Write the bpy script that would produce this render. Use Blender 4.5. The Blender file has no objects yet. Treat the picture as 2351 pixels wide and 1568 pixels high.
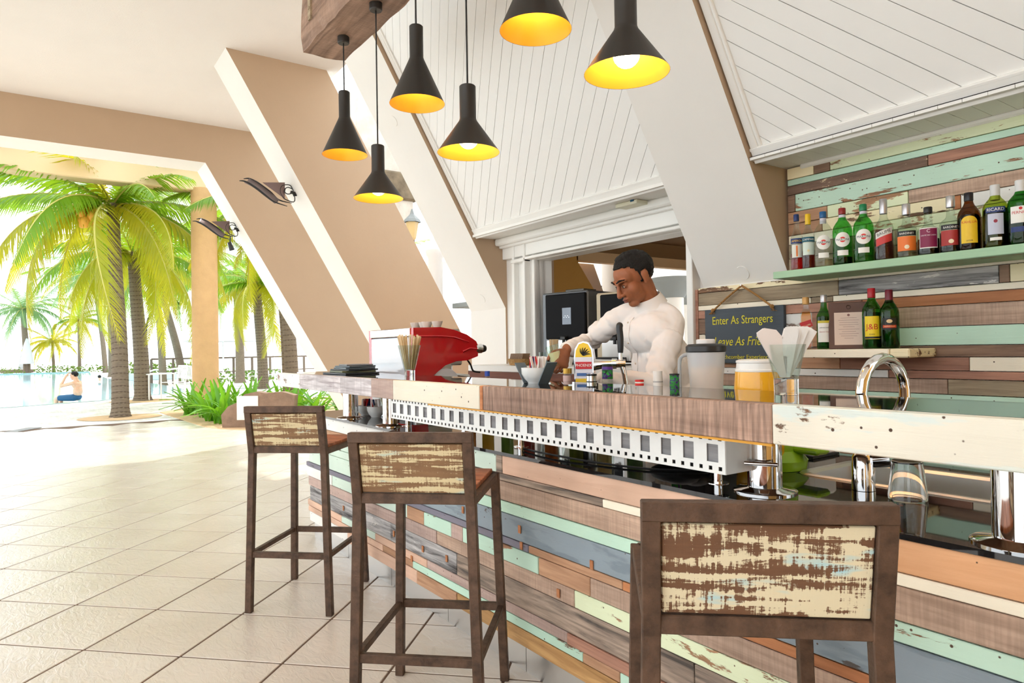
import bpy, bmesh, math, random
from mathutils import Vector, Matrix, Euler
random.seed(7)
R = math.radians
scene = bpy.context.scene
C = scene.collection

# ------------------------------------------------------------------ camera
cd = bpy.data.cameras.new('camera'); cam = bpy.data.objects.new('camera', cd); C.objects.link(cam)
cd.sensor_width = 36.0; cd.lens = 24.004; cd.clip_start = 0.02; cd.clip_end = 600
_r = Vector((0.5730994, 0.8193170, -0.0166356)); _u = Vector((0.0188806, 0.0070934, 0.9997966)); _f = Vector((-0.8192684, 0.5732969, 0.0114039))
cam.matrix_world = Matrix(((_r.x, _u.x, -_f.x, 0), (_r.y, _u.y, -_f.y, 0), (_r.z, _u.z, -_f.z, 1.2348), (0, 0, 0, 1)))
scene.camera = cam

# ------------------------------------------------------------------ sky, sun, exposure
W = bpy.data.worlds.new('sky'); scene.world = W; W.use_nodes = True
bg = W.node_tree.nodes['Background']; bg.inputs[0].default_value = (0.91, 0.96, 1.0, 1); bg.inputs[1].default_value = 2.0
sd = bpy.data.lights.new('sun', 'SUN'); sd.energy = 2.4; sd.color = (1.0, 0.97, 0.91); sd.angle = R(1.5)
sun = bpy.data.objects.new('sun', sd); C.objects.link(sun)
sun.rotation_euler = Vector((0.50, -0.22, -0.95)).to_track_quat('-Z', 'Y').to_euler()
sun.location = (-30, 12, 40)
scene.view_settings.view_transform = 'Standard'; scene.view_settings.look = 'None'
scene.view_settings.gamma = 1.0; scene.view_settings.use_curve_mapping = False
scene.view_settings.exposure = 0.45
cy = scene.cycles
cy.max_bounces = 8; cy.diffuse_bounces = 4; cy.glossy_bounces = 4; cy.transmission_bounces = 7; cy.transparent_max_bounces = 12
cy.use_adaptive_sampling = True; cy.adaptive_threshold = 0.1; cy.adaptive_min_samples = 14
cy.sample_clamp_indirect = 6.0; cy.caustics_reflective = False; cy.caustics_refractive = False
cy.use_denoising = True

# ------------------------------------------------------------------ mesh helper
class MB:
    def __init__(s): s.v = []; s.f = []; s.m = []; s.sm = []; s.mi = 0; s.smooth = False
    def add(s, vs, fs, M=None, smooth=None):
        b = len(s.v)
        for v in vs:
            v = Vector(v)
            s.v.append(tuple(M @ v) if M is not None else tuple(v))
        for f in fs:
            s.f.append(tuple(b + i for i in f)); s.m.append(s.mi); s.sm.append(s.smooth if smooth is None else smooth)
        return s
    def box(s, c, d, rot=None, ch=0.0):
        x, y, z = d[0] / 2, d[1] / 2, d[2] / 2
        M = Matrix.Translation(c)
        if rot is not None: M = M @ (rot.to_4x4() if isinstance(rot, Matrix) else Euler(rot).to_matrix().to_4x4())
        if ch <= 0:
            vs = [(-x, -y, -z), (x, -y, -z), (x, y, -z), (-x, y, -z), (-x, -y, z), (x, -y, z), (x, y, z), (-x, y, z)]
            fs = [(0, 3, 2, 1), (4, 5, 6, 7), (0, 1, 5, 4), (1, 2, 6, 5), (2, 3, 7, 6), (3, 0, 4, 7)]
            return s.add(vs, fs, M, False)
        ch = min(ch, x * .9, y * .9, z * .9)
        vs = []; idx = {}
        for sx in (-1, 1):
            for sy in (-1, 1):
                for sz in (-1, 1):
                    for k in range(3):
                        p = [sx * x, sy * y, sz * z]
                        q = [sx * (x - ch), sy * (y - ch), sz * (z - ch)]
                        q[k] = p[k]; idx[(sx, sy, sz, k)] = len(vs); vs.append(q)
        fs = []
        for k in range(3):
            a, b2 = [i for i in range(3) if i != k]
            for sg in (-1, 1):
                lp = []
                for (sa, sb) in ((-1, -1), (1, -1), (1, 1), (-1, 1)):
                    t = [0, 0, 0]; t[k] = sg; t[a] = sa; t[b2] = sb; lp.append(idx[(*t, k)])
                flip = (sg > 0) != (k != 1)
                fs.append(tuple(lp[::-1] if flip else lp))
        for k in range(3):                                   # edges along axis k
            a, b2 = [i for i in range(3) if i != k]
            for sa in (-1, 1):
                for sb in (-1, 1):
                    def I(sk, ax):
                        t = [0, 0, 0]; t[k] = sk; t[a] = sa; t[b2] = sb; return idx[(*t, ax)]
                    lp = [I(-1, a), I(1, a), I(1, b2), I(-1, b2)]
                    if (sa * sb > 0) != (k == 1): lp = lp[::-1]
                    fs.append(tuple(lp))
        for sx in (-1, 1):
            for sy in (-1, 1):
                for sz in (-1, 1):
                    t = [idx[(sx, sy, sz, k)] for k in range(3)]
                    fs.append(tuple(t if sx * sy * sz > 0 else t[::-1]))
        return s.add(vs, fs, M, False)
    def bar(s, p0, p1, w, h, up=(0, 0, 1), ch=0.0):
        p0 = Vector(p0); p1 = Vector(p1); d = p1 - p0; L = d.length; x = d / L
        up = Vector(up)
        if abs(x.dot(up)) > .99: up = Vector((0, 1, 0))
        y = up.cross(x).normalized(); z = x.cross(y)
        M = Matrix((x, y, z)).transposed()
        return s.box((p0 + p1) / 2, (L, w, h), M, ch)
    def tube(s, pts, rad, n=8, caps=True, sx=1.0, smooth=True, closed=False):
        pts = [Vector(p) for p in pts]; N = len(pts)
        if not hasattr(rad, '__len__'): rad = [rad] * N
        vs = []; fs = []; up = None
        for i, p in enumerate(pts):
            if closed: t = pts[(i + 1) % N] - pts[i - 1]
            else: t = pts[min(i + 1, N - 1)] - pts[max(i - 1, 0)]
            t.normalize()
            if up is None:
                up = Vector((0, 0, 1)) if abs(t.z) < .9 else Vector((1, 0, 0))
            a = up.cross(t)
            if a.length < 1e-5: a = Vector((1, 0, 0)).cross(t)
            a.normalize(); b = t.cross(a); up = b
            for k in range(n):
                th = 2 * math.pi * k / n
                vs.append(p + (a * math.cos(th) * sx + b * math.sin(th)) * rad[i])
        M_ = N if closed else N - 1
        for i in range(M_):
            j = (i + 1) % N
            for k in range(n):
                fs.append((i * n + k, i * n + (k + 1) % n, j * n + (k + 1) % n, j * n + k))
        if caps and not closed:
            fs.append(tuple(range(n))[::-1]); fs.append(tuple((N - 1) * n + k for k in range(n)))
        return s.add(vs, fs, None, smooth)
    def cyl(s, p0, p1, r0, r1=None, n=16, caps=True, smooth=True):
        return s.tube([p0, p1], [r0, r0 if r1 is None else r1], n, caps, 1.0, smooth)
    def lathe(s, prof, n=24, c=(0, 0, 0), M=None, smooth=True, close=False):
        vs = []; fs = []; c = Vector(c); ring = []
        for r, z in prof:
            if r <= 1e-6: ring.append([len(vs)]); vs.append((c.x, c.y, c.z + z))
            else:
                ring.append(list(range(len(vs), len(vs) + n)))
                for k in range(n):
                    th = 2 * math.pi * k / n; vs.append((c.x + r * math.cos(th), c.y + r * math.sin(th), c.z + z))
        for i in range(len(ring) - 1):
            A, B = ring[i], ring[i + 1]
            for k in range(n):
                if len(A) == 1 and len(B) == 1: continue
                if len(A) == 1: fs.append((A[0], B[(k + 1) % n], B[k]))
                elif len(B) == 1: fs.append((A[k], A[(k + 1) % n], B[0]))
                else: fs.append((A[k], A[(k + 1) % n], B[(k + 1) % n], B[k]))
        return s.add(vs, fs, M, smooth)
    def ell(s, c, r, rot=None, n=16, m=10):
        prof = [(math.sin(math.pi * i / m), -math.cos(math.pi * i / m)) for i in range(m + 1)]
        prof[0] = (0, -1); prof[-1] = (0, 1)
        M = Matrix.Translation(c)
        if rot is not None: M = M @ (rot.to_4x4() if isinstance(rot, Matrix) else Euler(rot).to_matrix().to_4x4())
        M = M @ Matrix.Diagonal((r[0], r[1], r[2], 1))
        return s.lathe(prof, n, (0, 0, 0), M)
    def prism(s, poly, z0, z1, M=None, smooth=False):
        n = len(poly); vs = [(x, y, z0) for x, y in poly] + [(x, y, z1) for x, y in poly]
        fs = [tuple(range(n))[::-1], tuple(range(n, 2 * n))] + [(i, (i + 1) % n, n + (i + 1) % n, n + i) for i in range(n)]
        return s.add(vs, fs, M, smooth)
    def quad(s, a, b, c, d): return s.add([a, b, c, d], [(0, 1, 2, 3)], None, False)
    def mesh(s, name, mats):
        me = bpy.data.meshes.new(name); me.from_pydata(s.v, [], s.f)
        for m in (mats if isinstance(mats, (list, tuple)) else [mats]): me.materials.append(m)
        me.polygons.foreach_set('material_index', s.m); me.polygons.foreach_set('use_smooth', s.sm)
        me.update()
        if any(s.sm): me.set_sharp_from_angle(angle=R(42))
        return me
    def build(s, name, mats, parent=None, loc=None, rot=None):
        return put(name, s.mesh(name, mats), parent, loc, rot)

def put(name, me, parent=None, loc=None, rot=None):
    o = bpy.data.objects.new(name, me); C.objects.link(o)
    if parent is not None: o.parent = parent
    if loc is not None: o.location = loc
    if rot is not None: o.rotation_euler = rot if not isinstance(rot, Matrix) else rot.to_euler()
    return o
def tag(o, label=None, cat=None, group=None, kind=None):
    if label: o['label'] = label
    if cat: o['category'] = cat
    if group: o['group'] = group
    if kind: o['kind'] = kind
    return o
def thing(name, label, cat, loc=(0, 0, 0), rz=0.0, group=None):
    o = bpy.data.objects.new(name, None); C.objects.link(o); o.empty_display_size = .1
    o.location = loc; o.rotation_euler = (0, 0, rz)
    return tag(o, label, cat, group)
def struct(name, mb, m, label=None): 
    o = mb.build(name, m); o['kind'] = 'structure'
    if label: o['label'] = label
    return o
def holder(name, label=None):
    o = bpy.data.objects.new(name, None); C.objects.link(o); o['kind'] = 'structure'
    if label: o['label'] = label
    return o
def dup(root, loc, rz=None, label=None, group=None, scale=None):
    def cp(o, par):
        c = o.copy(); C.objects.link(c); c.parent = par
        for ch in o.children: cp(ch, c)
        return c
    r = cp(root, None); r.location = loc
    if rz is not None: r.rotation_euler = (0, 0, rz)
    if scale is not None: r.scale = (scale,) * 3 if not hasattr(scale, '__len__') else scale
    return tag(r, label, None, group)
def lerp(a, b, t): return a + (b - a) * t
def smooth_line(pts, n=6):
    pts = [Vector(p) for p in pts]; out = []
    for i in range(len(pts) - 1):
        p0 = pts[max(i - 1, 0)]; p1 = pts[i]; p2 = pts[i + 1]; p3 = pts[min(i + 2, len(pts) - 1)]
        for k in range(n):
            t = k / n
            out.append(.5 * ((2 * p1) + (p2 - p0) * t + (2 * p0 - 5 * p1 + 4 * p2 - p3) * t * t + (3 * p1 - p0 - 3 * p2 + p3) * t ** 3))
    out.append(pts[-1]); return out
FONT = None
def text_mesh(body, size, shear=0.0, extrude=0.0008, align='CENTER', squeeze=1.0):
    cu = bpy.data.curves.new('lettering', 'FONT'); cu.body = body; cu.size = size; cu.shear = shear
    cu.align_x = align; cu.align_y = 'CENTER'; cu.extrude = extrude; cu.resolution_u = 3; cu.offset = 0.0
    o = bpy.data.objects.new('lettering', cu); C.objects.link(o)
    dg = bpy.context.evaluated_depsgraph_get(); me = bpy.data.meshes.new_from_object(o.evaluated_get(dg))
    bpy.data.objects.remove(o); bpy.data.curves.remove(cu)
    for v in me.vertices: v.co.x *= squeeze
    return me
def lettering(body, size, m, parent, loc, rot, name='lettering', **k):
    me = text_mesh(body, size, **k); me.materials.clear(); me.materials.append(m)
    return put(name, me, parent, loc, rot)

# ------------------------------------------------------------------ materials
def _new(name):
    m = bpy.data.materials.new(name); m.use_nodes = True; nt = m.node_tree
    return m, nt, nt.nodes['Principled BSDF']
def _c(c): return (c[0], c[1], c[2], 1.0)
def srgb(r, g, b):
    f = lambda x: (x / 255 / 12.92) if x / 255 <= .04045 else ((x / 255 + .055) / 1.055) ** 2.4
    return (f(r), f(g), f(b))
def node(nt, t, **k):
    n = nt.nodes.new(t)
    for a, b in k.items():
        if a.startswith('i_'): n.inputs[a[2:].replace('_', ' ')].default_value = b
        else: setattr(n, a, b)
    return n
def mat(name, col, rough=.5, metal=0.0, spec=.5, bump=0.0, bscale=40.0, var=0.0, vscale=6.0, emit=None, estr=0.0, trans=0.0, ior=1.45, alpha=1.0, coat=0.0, sub=0.0, stretch=None):
    m, nt, b = _new(name)
    b.inputs['Base Color'].default_value = _c(col); b.inputs['Roughness'].default_value = rough
    b.inputs['Metallic'].default_value = metal; b.inputs['Specular IOR Level'].default_value = spec
    b.inputs['IOR'].default_value = ior; b.inputs['Transmission Weight'].default_value = trans
    b.inputs['Alpha'].default_value = alpha; b.inputs['Coat Weight'].default_value = coat
    if emit: b.inputs['Emission Color'].default_value = _c(emit); b.inputs['Emission Strength'].default_value = estr
    if bump or var:
        tc = node(nt, 'ShaderNodeTexCoord'); vec = tc.outputs['Object']
        if stretch:
            mp = node(nt, 'ShaderNodeMapping'); mp.inputs['Scale'].default_value = stretch; nt.links.new(vec, mp.inputs[0]); vec = mp.outputs[0]
        if var:
            n = node(nt, 'ShaderNodeTexNoise', i_Scale=vscale, i_Detail=5.0, i_Roughness=.6); nt.links.new(vec, n.inputs['Vector'])
            mx = node(nt, 'ShaderNodeMix', data_type='RGBA', blend_type='MULTIPLY'); mx.inputs[0].default_value = 1.0
            mx.inputs[6].default_value = _c(col)
            rp = node(nt, 'ShaderNodeMapRange'); rp.inputs[1].default_value = .3; rp.inputs[2].default_value = .7; rp.inputs[3].default_value = 1 - var; rp.inputs[4].default_value = 1 + var * .4
            nt.links.new(n.outputs[0], rp.inputs[0]); nt.links.new(rp.outputs[0], mx.inputs[7]); nt.links.new(mx.outputs[2], b.inputs['Base Color'])
        if bump:
            n2 = node(nt, 'ShaderNodeTexNoise', i_Scale=bscale, i_Detail=4.0); nt.links.new(vec, n2.inputs['Vector'])
            bp = node(nt, 'ShaderNodeBump', i_Strength=bump, i_Distance=.01); nt.links.new(n2.outputs[0], bp.inputs['Height']); nt.links.new(bp.outputs[0], b.inputs['Normal'])
    return m
def boards(name, wood, paint=None, cover=.8, dark=None, gs=1.0, rough=.62, chip=9.0, saw=0.0, chipst=.35, specks=.0, second=None, gcon=1.0):
    """weathered reclaimed timber, grain along local X, paint chipped away at random"""
    m, nt, b = _new(name); L = nt.links.new
    b.inputs['Roughness'].default_value = rough; b.inputs['Specular IOR Level'].default_value = .3
    tc = node(nt, 'ShaderNodeTexCoord'); oi = node(nt, 'ShaderNodeObjectInfo')
    mul = node(nt, 'ShaderNodeVectorMath', operation='SCALE'); mul.inputs[0].default_value = (31.7, 17.3, 23.1); L(oi.outputs['Random'], mul.inputs['Scale'])
    add = node(nt, 'ShaderNodeVectorMath', operation='ADD'); L(tc.outputs['Object'], add.inputs[0]); L(mul.outputs[0], add.inputs[1])
    mp = node(nt, 'ShaderNodeMapping'); mp.inputs['Scale'].default_value = (3.0 * gs, 45 * gs, 45 * gs); L(add.outputs[0], mp.inputs[0])
    n1 = node(nt, 'ShaderNodeTexNoise', i_Scale=1.0, i_Detail=7.0, i_Roughness=.62, i_Distortion=.6); L(mp.outputs[0], n1.inputs['Vector'])
    r1 = node(nt, 'ShaderNodeValToRGB'); dk = dark or tuple(x * .38 for x in wood)
    r1.color_ramp.elements[0].position = .5 - .2 / gcon; r1.color_ramp.elements[0].color = _c(dk); r1.color_ramp.elements[1].position = .5 + .14 / gcon; r1.color_ramp.elements[1].color = _c(wood)
    L(n1.outputs[0], r1.inputs[0]); col = r1.outputs[0]
    n3 = node(nt, 'ShaderNodeTexNoise', i_Scale=2.2, i_Detail=3.0); L(add.outputs[0], n3.inputs['Vector'])
    mr = node(nt, 'ShaderNodeMapRange'); mr.inputs[1].default_value = .3; mr.inputs[2].default_value = .7; mr.inputs[3].default_value = .78; mr.inputs[4].default_value = 1.18; L(n3.outputs[0], mr.inputs[0])
    mx = node(nt, 'ShaderNodeMix', data_type='RGBA', blend_type='MULTIPLY'); mx.inputs[0].default_value = 1; L(col, mx.inputs[6]); L(mr.outputs[0], mx.inputs[7]); col = mx.outputs[2]
    h = n1.outputs[0]
    if saw:
        mp2 = node(nt, 'ShaderNodeMapping'); mp2.inputs['Scale'].default_value = (110 if saw > .3 else 150, 8, 8); mp2.inputs['Rotation'].default_value = (0, .30 if saw > .3 else 0, 0); L(add.outputs[0], mp2.inputs[0])
        n4 = node(nt, 'ShaderNodeTexNoise', i_Scale=1.0, i_Detail=3.0); L(mp2.outputs[0], n4.inputs['Vector'])
        mr2 = node(nt, 'ShaderNodeMapRange'); mr2.inputs[1].default_value = .35; mr2.inputs[2].default_value = .65; mr2.inputs[3].default_value = 1 - saw; mr2.inputs[4].default_value = 1 + saw * .4; L(n4.outputs[0], mr2.inputs[0])
        mx2 = node(nt, 'ShaderNodeMix', data_type='RGBA', blend_type='MULTIPLY'); mx2.inputs[0].default_value = 1; L(col, mx2.inputs[6]); L(mr2.outputs[0], mx2.inputs[7]); col = mx2.outputs[2]
    if paint:
        mp3 = node(nt, 'ShaderNodeMapping'); mp3.inputs['Scale'].default_value = (chip * chipst, chip * 1.3, chip * 1.3); L(add.outputs[0], mp3.inputs[0])
        n5 = node(nt, 'ShaderNodeTexNoise', i_Scale=1.0, i_Detail=9.0, i_Roughness=.68, i_Distortion=.3); L(mp3.outputs[0], n5.inputs['Vector'])
        sm = node(nt, 'ShaderNodeMath', operation='MULTIPLY_ADD'); L(n1.outputs[0], sm.inputs[0]); sm.inputs[1].default_value = .25; L(n5.outputs[0], sm.inputs[2])
        r2 = node(nt, 'ShaderNodeValToRGB'); t = .625 + (.5 - cover) * .42
        r2.color_ramp.elements[0].position = max(0, t - .012); r2.color_ramp.elements[1].position = t + .012; L(sm.outputs[0], r2.inputs[0])
        pc = node(nt, 'ShaderNodeMix', data_type='RGBA', blend_type='MULTIPLY'); pc.inputs[0].default_value = .55; pc.inputs[6].default_value = _c(paint); L(mr.outputs[0], pc.inputs[7]); pcol = pc.outputs[2]
        if second:
            n6 = node(nt, 'ShaderNodeTexNoise', i_Scale=1.0, i_Detail=4.0); mp6 = node(nt, 'ShaderNodeMapping'); mp6.inputs['Scale'].default_value = (5, 26, 26); mp6.inputs['Location'].default_value = (3, 7, 1); L(add.outputs[0], mp6.inputs[0]); L(mp6.outputs[0], n6.inputs['Vector'])
            r6 = node(nt, 'ShaderNodeValToRGB'); r6.color_ramp.elements[0].position = .55; r6.color_ramp.elements[1].position = .62; L(n6.outputs[0], r6.inputs[0])
            m6 = node(nt, 'ShaderNodeMix', data_type='RGBA'); L(r6.outputs[0], m6.inputs[0]); L(pcol, m6.inputs[6]); m6.inputs[7].default_value = _c(second); pcol = m6.outputs[2]
        m5 = node(nt, 'ShaderNodeMix', data_type='RGBA'); L(r2.outputs[0], m5.inputs[0]); L(col, m5.inputs[6]); L(pcol, m5.inputs[7]); col = m5.outputs[2]
        hh = node(nt, 'ShaderNodeMath', operation='MULTIPLY_ADD'); L(r2.outputs[0], hh.inputs[0]); hh.inputs[1].default_value = .5; L(n1.outputs[0], hh.inputs[2]); h = hh.outputs[0]
    if specks:
        vo = node(nt, 'ShaderNodeTexVoronoi', i_Scale=26.0); L(add.outputs[0], vo.inputs['Vector'])
        rs = node(nt, 'ShaderNodeValToRGB'); rs.color_ramp.elements[0].position = specks; rs.color_ramp.elements[1].position = specks + .03; L(vo.outputs['Distance'], rs.inputs[0])
        m7 = node(nt, 'ShaderNodeMix', data_type='RGBA'); L(rs.outputs[0], m7.inputs[0]); m7.inputs[6].default_value = (.09, .05, .03, 1); L(col, m7.inputs[7]); col = m7.outputs[2]
    L(col, b.inputs['Base Color'])
    bp = node(nt, 'ShaderNodeBump', i_Strength=.5, i_Distance=.004); L(h, bp.inputs['Height']); L(bp.outputs[0], b.inputs['Normal'])
    return m
def scraped(name, wood, dark, paint, second, cover, hx=5.0, hz=42.0, vx=150.0, vz=9.0, kv=.5):
    m, nt, b = _new(name); L = nt.links.new; b.inputs['Roughness'].default_value = .6
    tc = node(nt, 'ShaderNodeTexCoord'); oi = node(nt, 'ShaderNodeObjectInfo')
    mul = node(nt, 'ShaderNodeVectorMath', operation='SCALE'); mul.inputs[0].default_value = (31.7, 0, 23.1); L(oi.outputs['Random'], mul.inputs['Scale'])
    add = node(nt, 'ShaderNodeVectorMath', operation='ADD'); L(tc.outputs['Object'], add.inputs[0]); L(mul.outputs[0], add.inputs[1])
    def N(sc, det, dist=0.0):
        mp = node(nt, 'ShaderNodeMapping'); mp.inputs['Scale'].default_value = sc; L(add.outputs[0], mp.inputs[0])
        n = node(nt, 'ShaderNodeTexNoise', i_Scale=1.0, i_Detail=det, i_Roughness=.65, i_Distortion=dist); L(mp.outputs[0], n.inputs['Vector']); return n.outputs[0]
    h = N((hx, 1, hz), 8.0, .4); v = N((vx, 1, vz), 4.0); f = N((260, 1, 260), 2.0); big = N((9, 1, 14), 3.0)
    def mad(a, k, c):
        x = node(nt, 'ShaderNodeMath', operation='MULTIPLY_ADD'); L(a, x.inputs[0]); x.inputs[1].default_value = k
        if hasattr(c, 'links'): L(c, x.inputs[2])
        else: x.inputs[2].default_value = c
        return x.outputs[0]
    t = mad(v, kv, mad(h, 1.0, mad(big, .35, mad(f, .12, 0.0)))); mean = .5 * (kv + 1 + .35 + .12)
    r = node(nt, 'ShaderNodeValToRGB'); rr = node(nt, 'ShaderNodeMapRange'); rr.inputs[1].default_value = mean - .5; rr.inputs[2].default_value = mean + .5; L(t, rr.inputs[0])
    c0 = .5 + (.5 - cover) * .30; r.color_ramp.elements[0].position = c0 - .02; r.color_ramp.elements[1].position = c0 + .02; L(rr.outputs[0], r.inputs[0])
    w = node(nt, 'ShaderNodeMix', data_type='RGBA'); L(N((8, 1, 60), 5.0), w.inputs[0]); w.inputs[6].default_value = _c(dark); w.inputs[7].default_value = _c(wood)
    q = node(nt, 'ShaderNodeValToRGB'); q.color_ramp.elements[0].position = .56; q.color_ramp.elements[1].position = .64; L(N((4, 1, 18), 3.0), q.inputs[0])
    pm = node(nt, 'ShaderNodeMix', data_type='RGBA'); L(q.outputs[0], pm.inputs[0]); pm.inputs[6].default_value = _c(paint); pm.inputs[7].default_value = _c(second)
    fin = node(nt, 'ShaderNodeMix', data_type='RGBA'); L(r.outputs[0], fin.inputs[0]); L(w.outputs[2], fin.inputs[6]); L(pm.outputs[2], fin.inputs[7]); L(fin.outputs[2], b.inputs['Base Color'])
    bp = node(nt, 'ShaderNodeBump', i_Strength=.4, i_Distance=.003); L(t, bp.inputs['Height']); L(bp.outputs[0], b.inputs['Normal'])
    return m
def glass(name, col=(1, 1, 1), rough=.0, ior=1.45, thin=False):
    if not thin: return mat(name, col, rough, 0, .5, trans=1.0, ior=ior)
    m, nt, b = _new(name); L = nt.links.new
    tr = node(nt, 'ShaderNodeBsdfTransparent'); tr.inputs[0].default_value = _c(col)
    gl = node(nt, 'ShaderNodeBsdfGlossy'); gl.inputs['Roughness'].default_value = .02
    fr = node(nt, 'ShaderNodeFresnel'); ge = node(nt, 'ShaderNodeNewGeometry'); mr_ = node(nt, 'ShaderNodeMapRange'); mr_.inputs[3].default_value = ior; mr_.inputs[4].default_value = 1 / ior; L(ge.outputs['Backfacing'], mr_.inputs[0]); L(mr_.outputs[0], fr.inputs[0])
    ms = node(nt, 'ShaderNodeMixShader'); L(fr.outputs[0], ms.inputs[0]); L(tr.outputs[0], ms.inputs[1]); L(gl.outputs[0], ms.inputs[2])
    L(ms.outputs[0], nt.nodes['Material Output'].inputs[0]); nt.nodes.remove(b); return m
def milky(name, col, clear=.5):
    m, nt, b = _new(name); L = nt.links.new
    tr = node(nt, 'ShaderNodeBsdfTransparent'); b.inputs['Base Color'].default_value = _c(col); b.inputs['Roughness'].default_value = .3
    ms = node(nt, 'ShaderNodeMixShader'); ms.inputs[0].default_value = clear; L(b.outputs[0], ms.inputs[1]); L(tr.outputs[0], ms.inputs[2])
    L(ms.outputs[0], nt.nodes['Material Output'].inputs[0]); return m
def leaf(name, col, col2, tcol, tw=.45, rough=.4):
    m, nt, b = _new(name); L = nt.links.new
    tc = node(nt, 'ShaderNodeTexCoord'); oi = node(nt, 'ShaderNodeObjectInfo')
    n = node(nt, 'ShaderNodeTexNoise', i_Scale=1.3, i_Detail=2.0); L(tc.outputs['Object'], n.inputs['Vector'])
    r = node(nt, 'ShaderNodeValToRGB'); r.color_ramp.elements[0].position = .35; r.color_ramp.elements[0].color = _c(col); r.color_ramp.elements[1].position = .68; r.color_ramp.elements[1].color = _c(col2)
    L(n.outputs[0], r.inputs[0]); L(r.outputs[0], b.inputs['Base Color']); b.inputs['Roughness'].default_value = rough
    t = node(nt, 'ShaderNodeBsdfTranslucent'); t.inputs[0].default_value = _c(tcol)
    ms = node(nt, 'ShaderNodeMixShader'); ms.inputs[0].default_value = tw; L(b.outputs[0], ms.inputs[1]); L(t.outputs[0], ms.inputs[2])
    L(ms.outputs[0], nt.nodes['Material Output'].inputs[0]); return m
M = {}
# ------------------------------------------------------------------ palette
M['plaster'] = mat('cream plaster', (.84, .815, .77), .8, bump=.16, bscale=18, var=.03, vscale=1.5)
M['beige'] = mat('beige beam sides', (.50, .36, .24), .8, bump=.1, bscale=18, var=.03, vscale=1.5)  # beige for the side faces of the sloping beams and ring beam
M['ceil'] = mat('white ceiling plaster', (.83, .80, .76), .85, bump=.15, bscale=60, var=.02, vscale=2)
M['white'] = mat('white gloss paint', (.88, .87, .83), .42, bump=.04, bscale=30)
M['whiteboard'] = mat('white painted boards', (.88, .87, .84), .45, bump=.05, bscale=25, stretch=(.2, 2, 2))
M['dark'] = mat('dark gap', (.05, .045, .04), .9)
M['ochre'] = mat('ochre wall paint', (.52, .27, .06), .75, bump=.1, bscale=40, var=.05, vscale=3)
M['grout'] = mat('brown grout', (.13, .075, .048), .85)
M['tan'] = mat('tan render', (.60, .37, .17), .8, bump=.3, bscale=30, var=.08, vscale=5)
M['rust'] = mat('rusted steel', (.120, .068, .042), .55, .25, bump=.2, bscale=140, var=.55, vscale=26)
M['chrome'] = mat('polished chrome', (.82, .82, .82), .06, 1.0)
M['steel'] = mat('brushed steel', (.72, .71, .69), .3, 1.0, bump=.02, bscale=200)
M['blackglass'] = mat('black glass', (.012, .012, .013), .03, 0, .6, ior=1.6)
M['black'] = mat('black plastic', (.02, .02, .021), .35)
M['matblack'] = mat('matt black metal', (.055, .052, .048), .5, bump=.03, bscale=300)
# tiles: cream, slate-relief, glossy
def tile_mat():
    m, nt, b = _new('cream riven tile'); L = nt.links.new
    tc = node(nt, 'ShaderNodeTexCoord'); oi = node(nt, 'ShaderNodeObjectInfo')
    mul = node(nt, 'ShaderNodeVectorMath', operation='SCALE'); mul.inputs[0].default_value = (91.7, 57.3, 3.1); L(oi.outputs['Random'], mul.inputs['Scale'])
    geo = node(nt, 'ShaderNodeNewGeometry')
    add = node(nt, 'ShaderNodeVectorMath', operation='ADD'); L(geo.outputs['Position'], add.inputs[0]); L(mul.outputs[0], add.inputs[1])
    mp = node(nt, 'ShaderNodeMapping'); mp.inputs['Rotation'].default_value = (0, 0, R(20)); mp.inputs['Scale'].default_value = (7, 16, 1); L(add.outputs[0], mp.inputs[0])
    n = node(nt, 'ShaderNodeTexNoise', i_Scale=1.6, i_Detail=6.0, i_Roughness=.6, i_Distortion=1.2); L(mp.outputs[0], n.inputs['Vector'])
    n2 = node(nt, 'ShaderNodeTexNoise', i_Scale=2.0, i_Detail=3.0); L(add.outputs[0], n2.inputs['Vector'])
    r = node(nt, 'ShaderNodeValToRGB'); r.color_ramp.elements[0].position = .3; r.color_ramp.elements[0].color = (.67, .59, .50, 1); r.color_ramp.elements[1].position = .7; r.color_ramp.elements[1].color = (.76, .69, .61, 1)
    L(n2.outputs[0], r.inputs[0]); L(r.outputs[0], b.inputs['Base Color'])
    b.inputs['Roughness'].default_value = .22; b.inputs['Specular IOR Level'].default_value = .75
    bp = node(nt, 'ShaderNodeBump', i_Strength=.55, i_Distance=.006); L(n.outputs[0], bp.inputs['Height']); L(bp.outputs[0], b.inputs['Normal'])
    return m
M['tile'] = tile_mat()

# ------------------------------------------------------------------ floor: grout bed with single tiles at 45 degrees
S = .45; T0 = Vector((-3.4077, .1609)); TX = Vector((.3182, .3182)); TY = Vector((-.3182, .3182))
g = MB(); g.box((-5.7, -.6, -.0505), (17.4, 14.0, .10)); floor = struct('floor', g, M['grout'], 'cream riven floor tiles laid diagonally with brown joints')
def in_floor(p): return -14.2 < p.x < 3.0 and -6.5 < p.y < 4.4
def seen(p):
    d = Vector((p.x, p.y, -1.235)); w = d.dot(_f)
    if w < .6: return None
    x = d.dot(_r) / w * 1567.6 + 1175.5; y = 784 - d.dot(_u) / w * 1567.6
    if -260 < x < 1500 and 900 < y < 1900: return w
    return None
tl = MB(); tl.box((0, 0, -.004), (S - .009, S - .009, .012), (0, 0, R(45)), .0025); tile_me = tl.mesh('tile', M['tile'])
cand = []
for i in range(-45, 45):
    for j in range(-45, 45):
        c = T0 + TX * (i + .5) + TY * (j + .5)
        if in_floor(c) and c.y < 4.3 and not (c.x > -4.2 and c.y > 2.0): cand.append((seen(c), c))
vis = sorted([t for t in cand if t[0]], key=lambda t: t[0]); rest = [t for t in cand if not t[0]]
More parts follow.
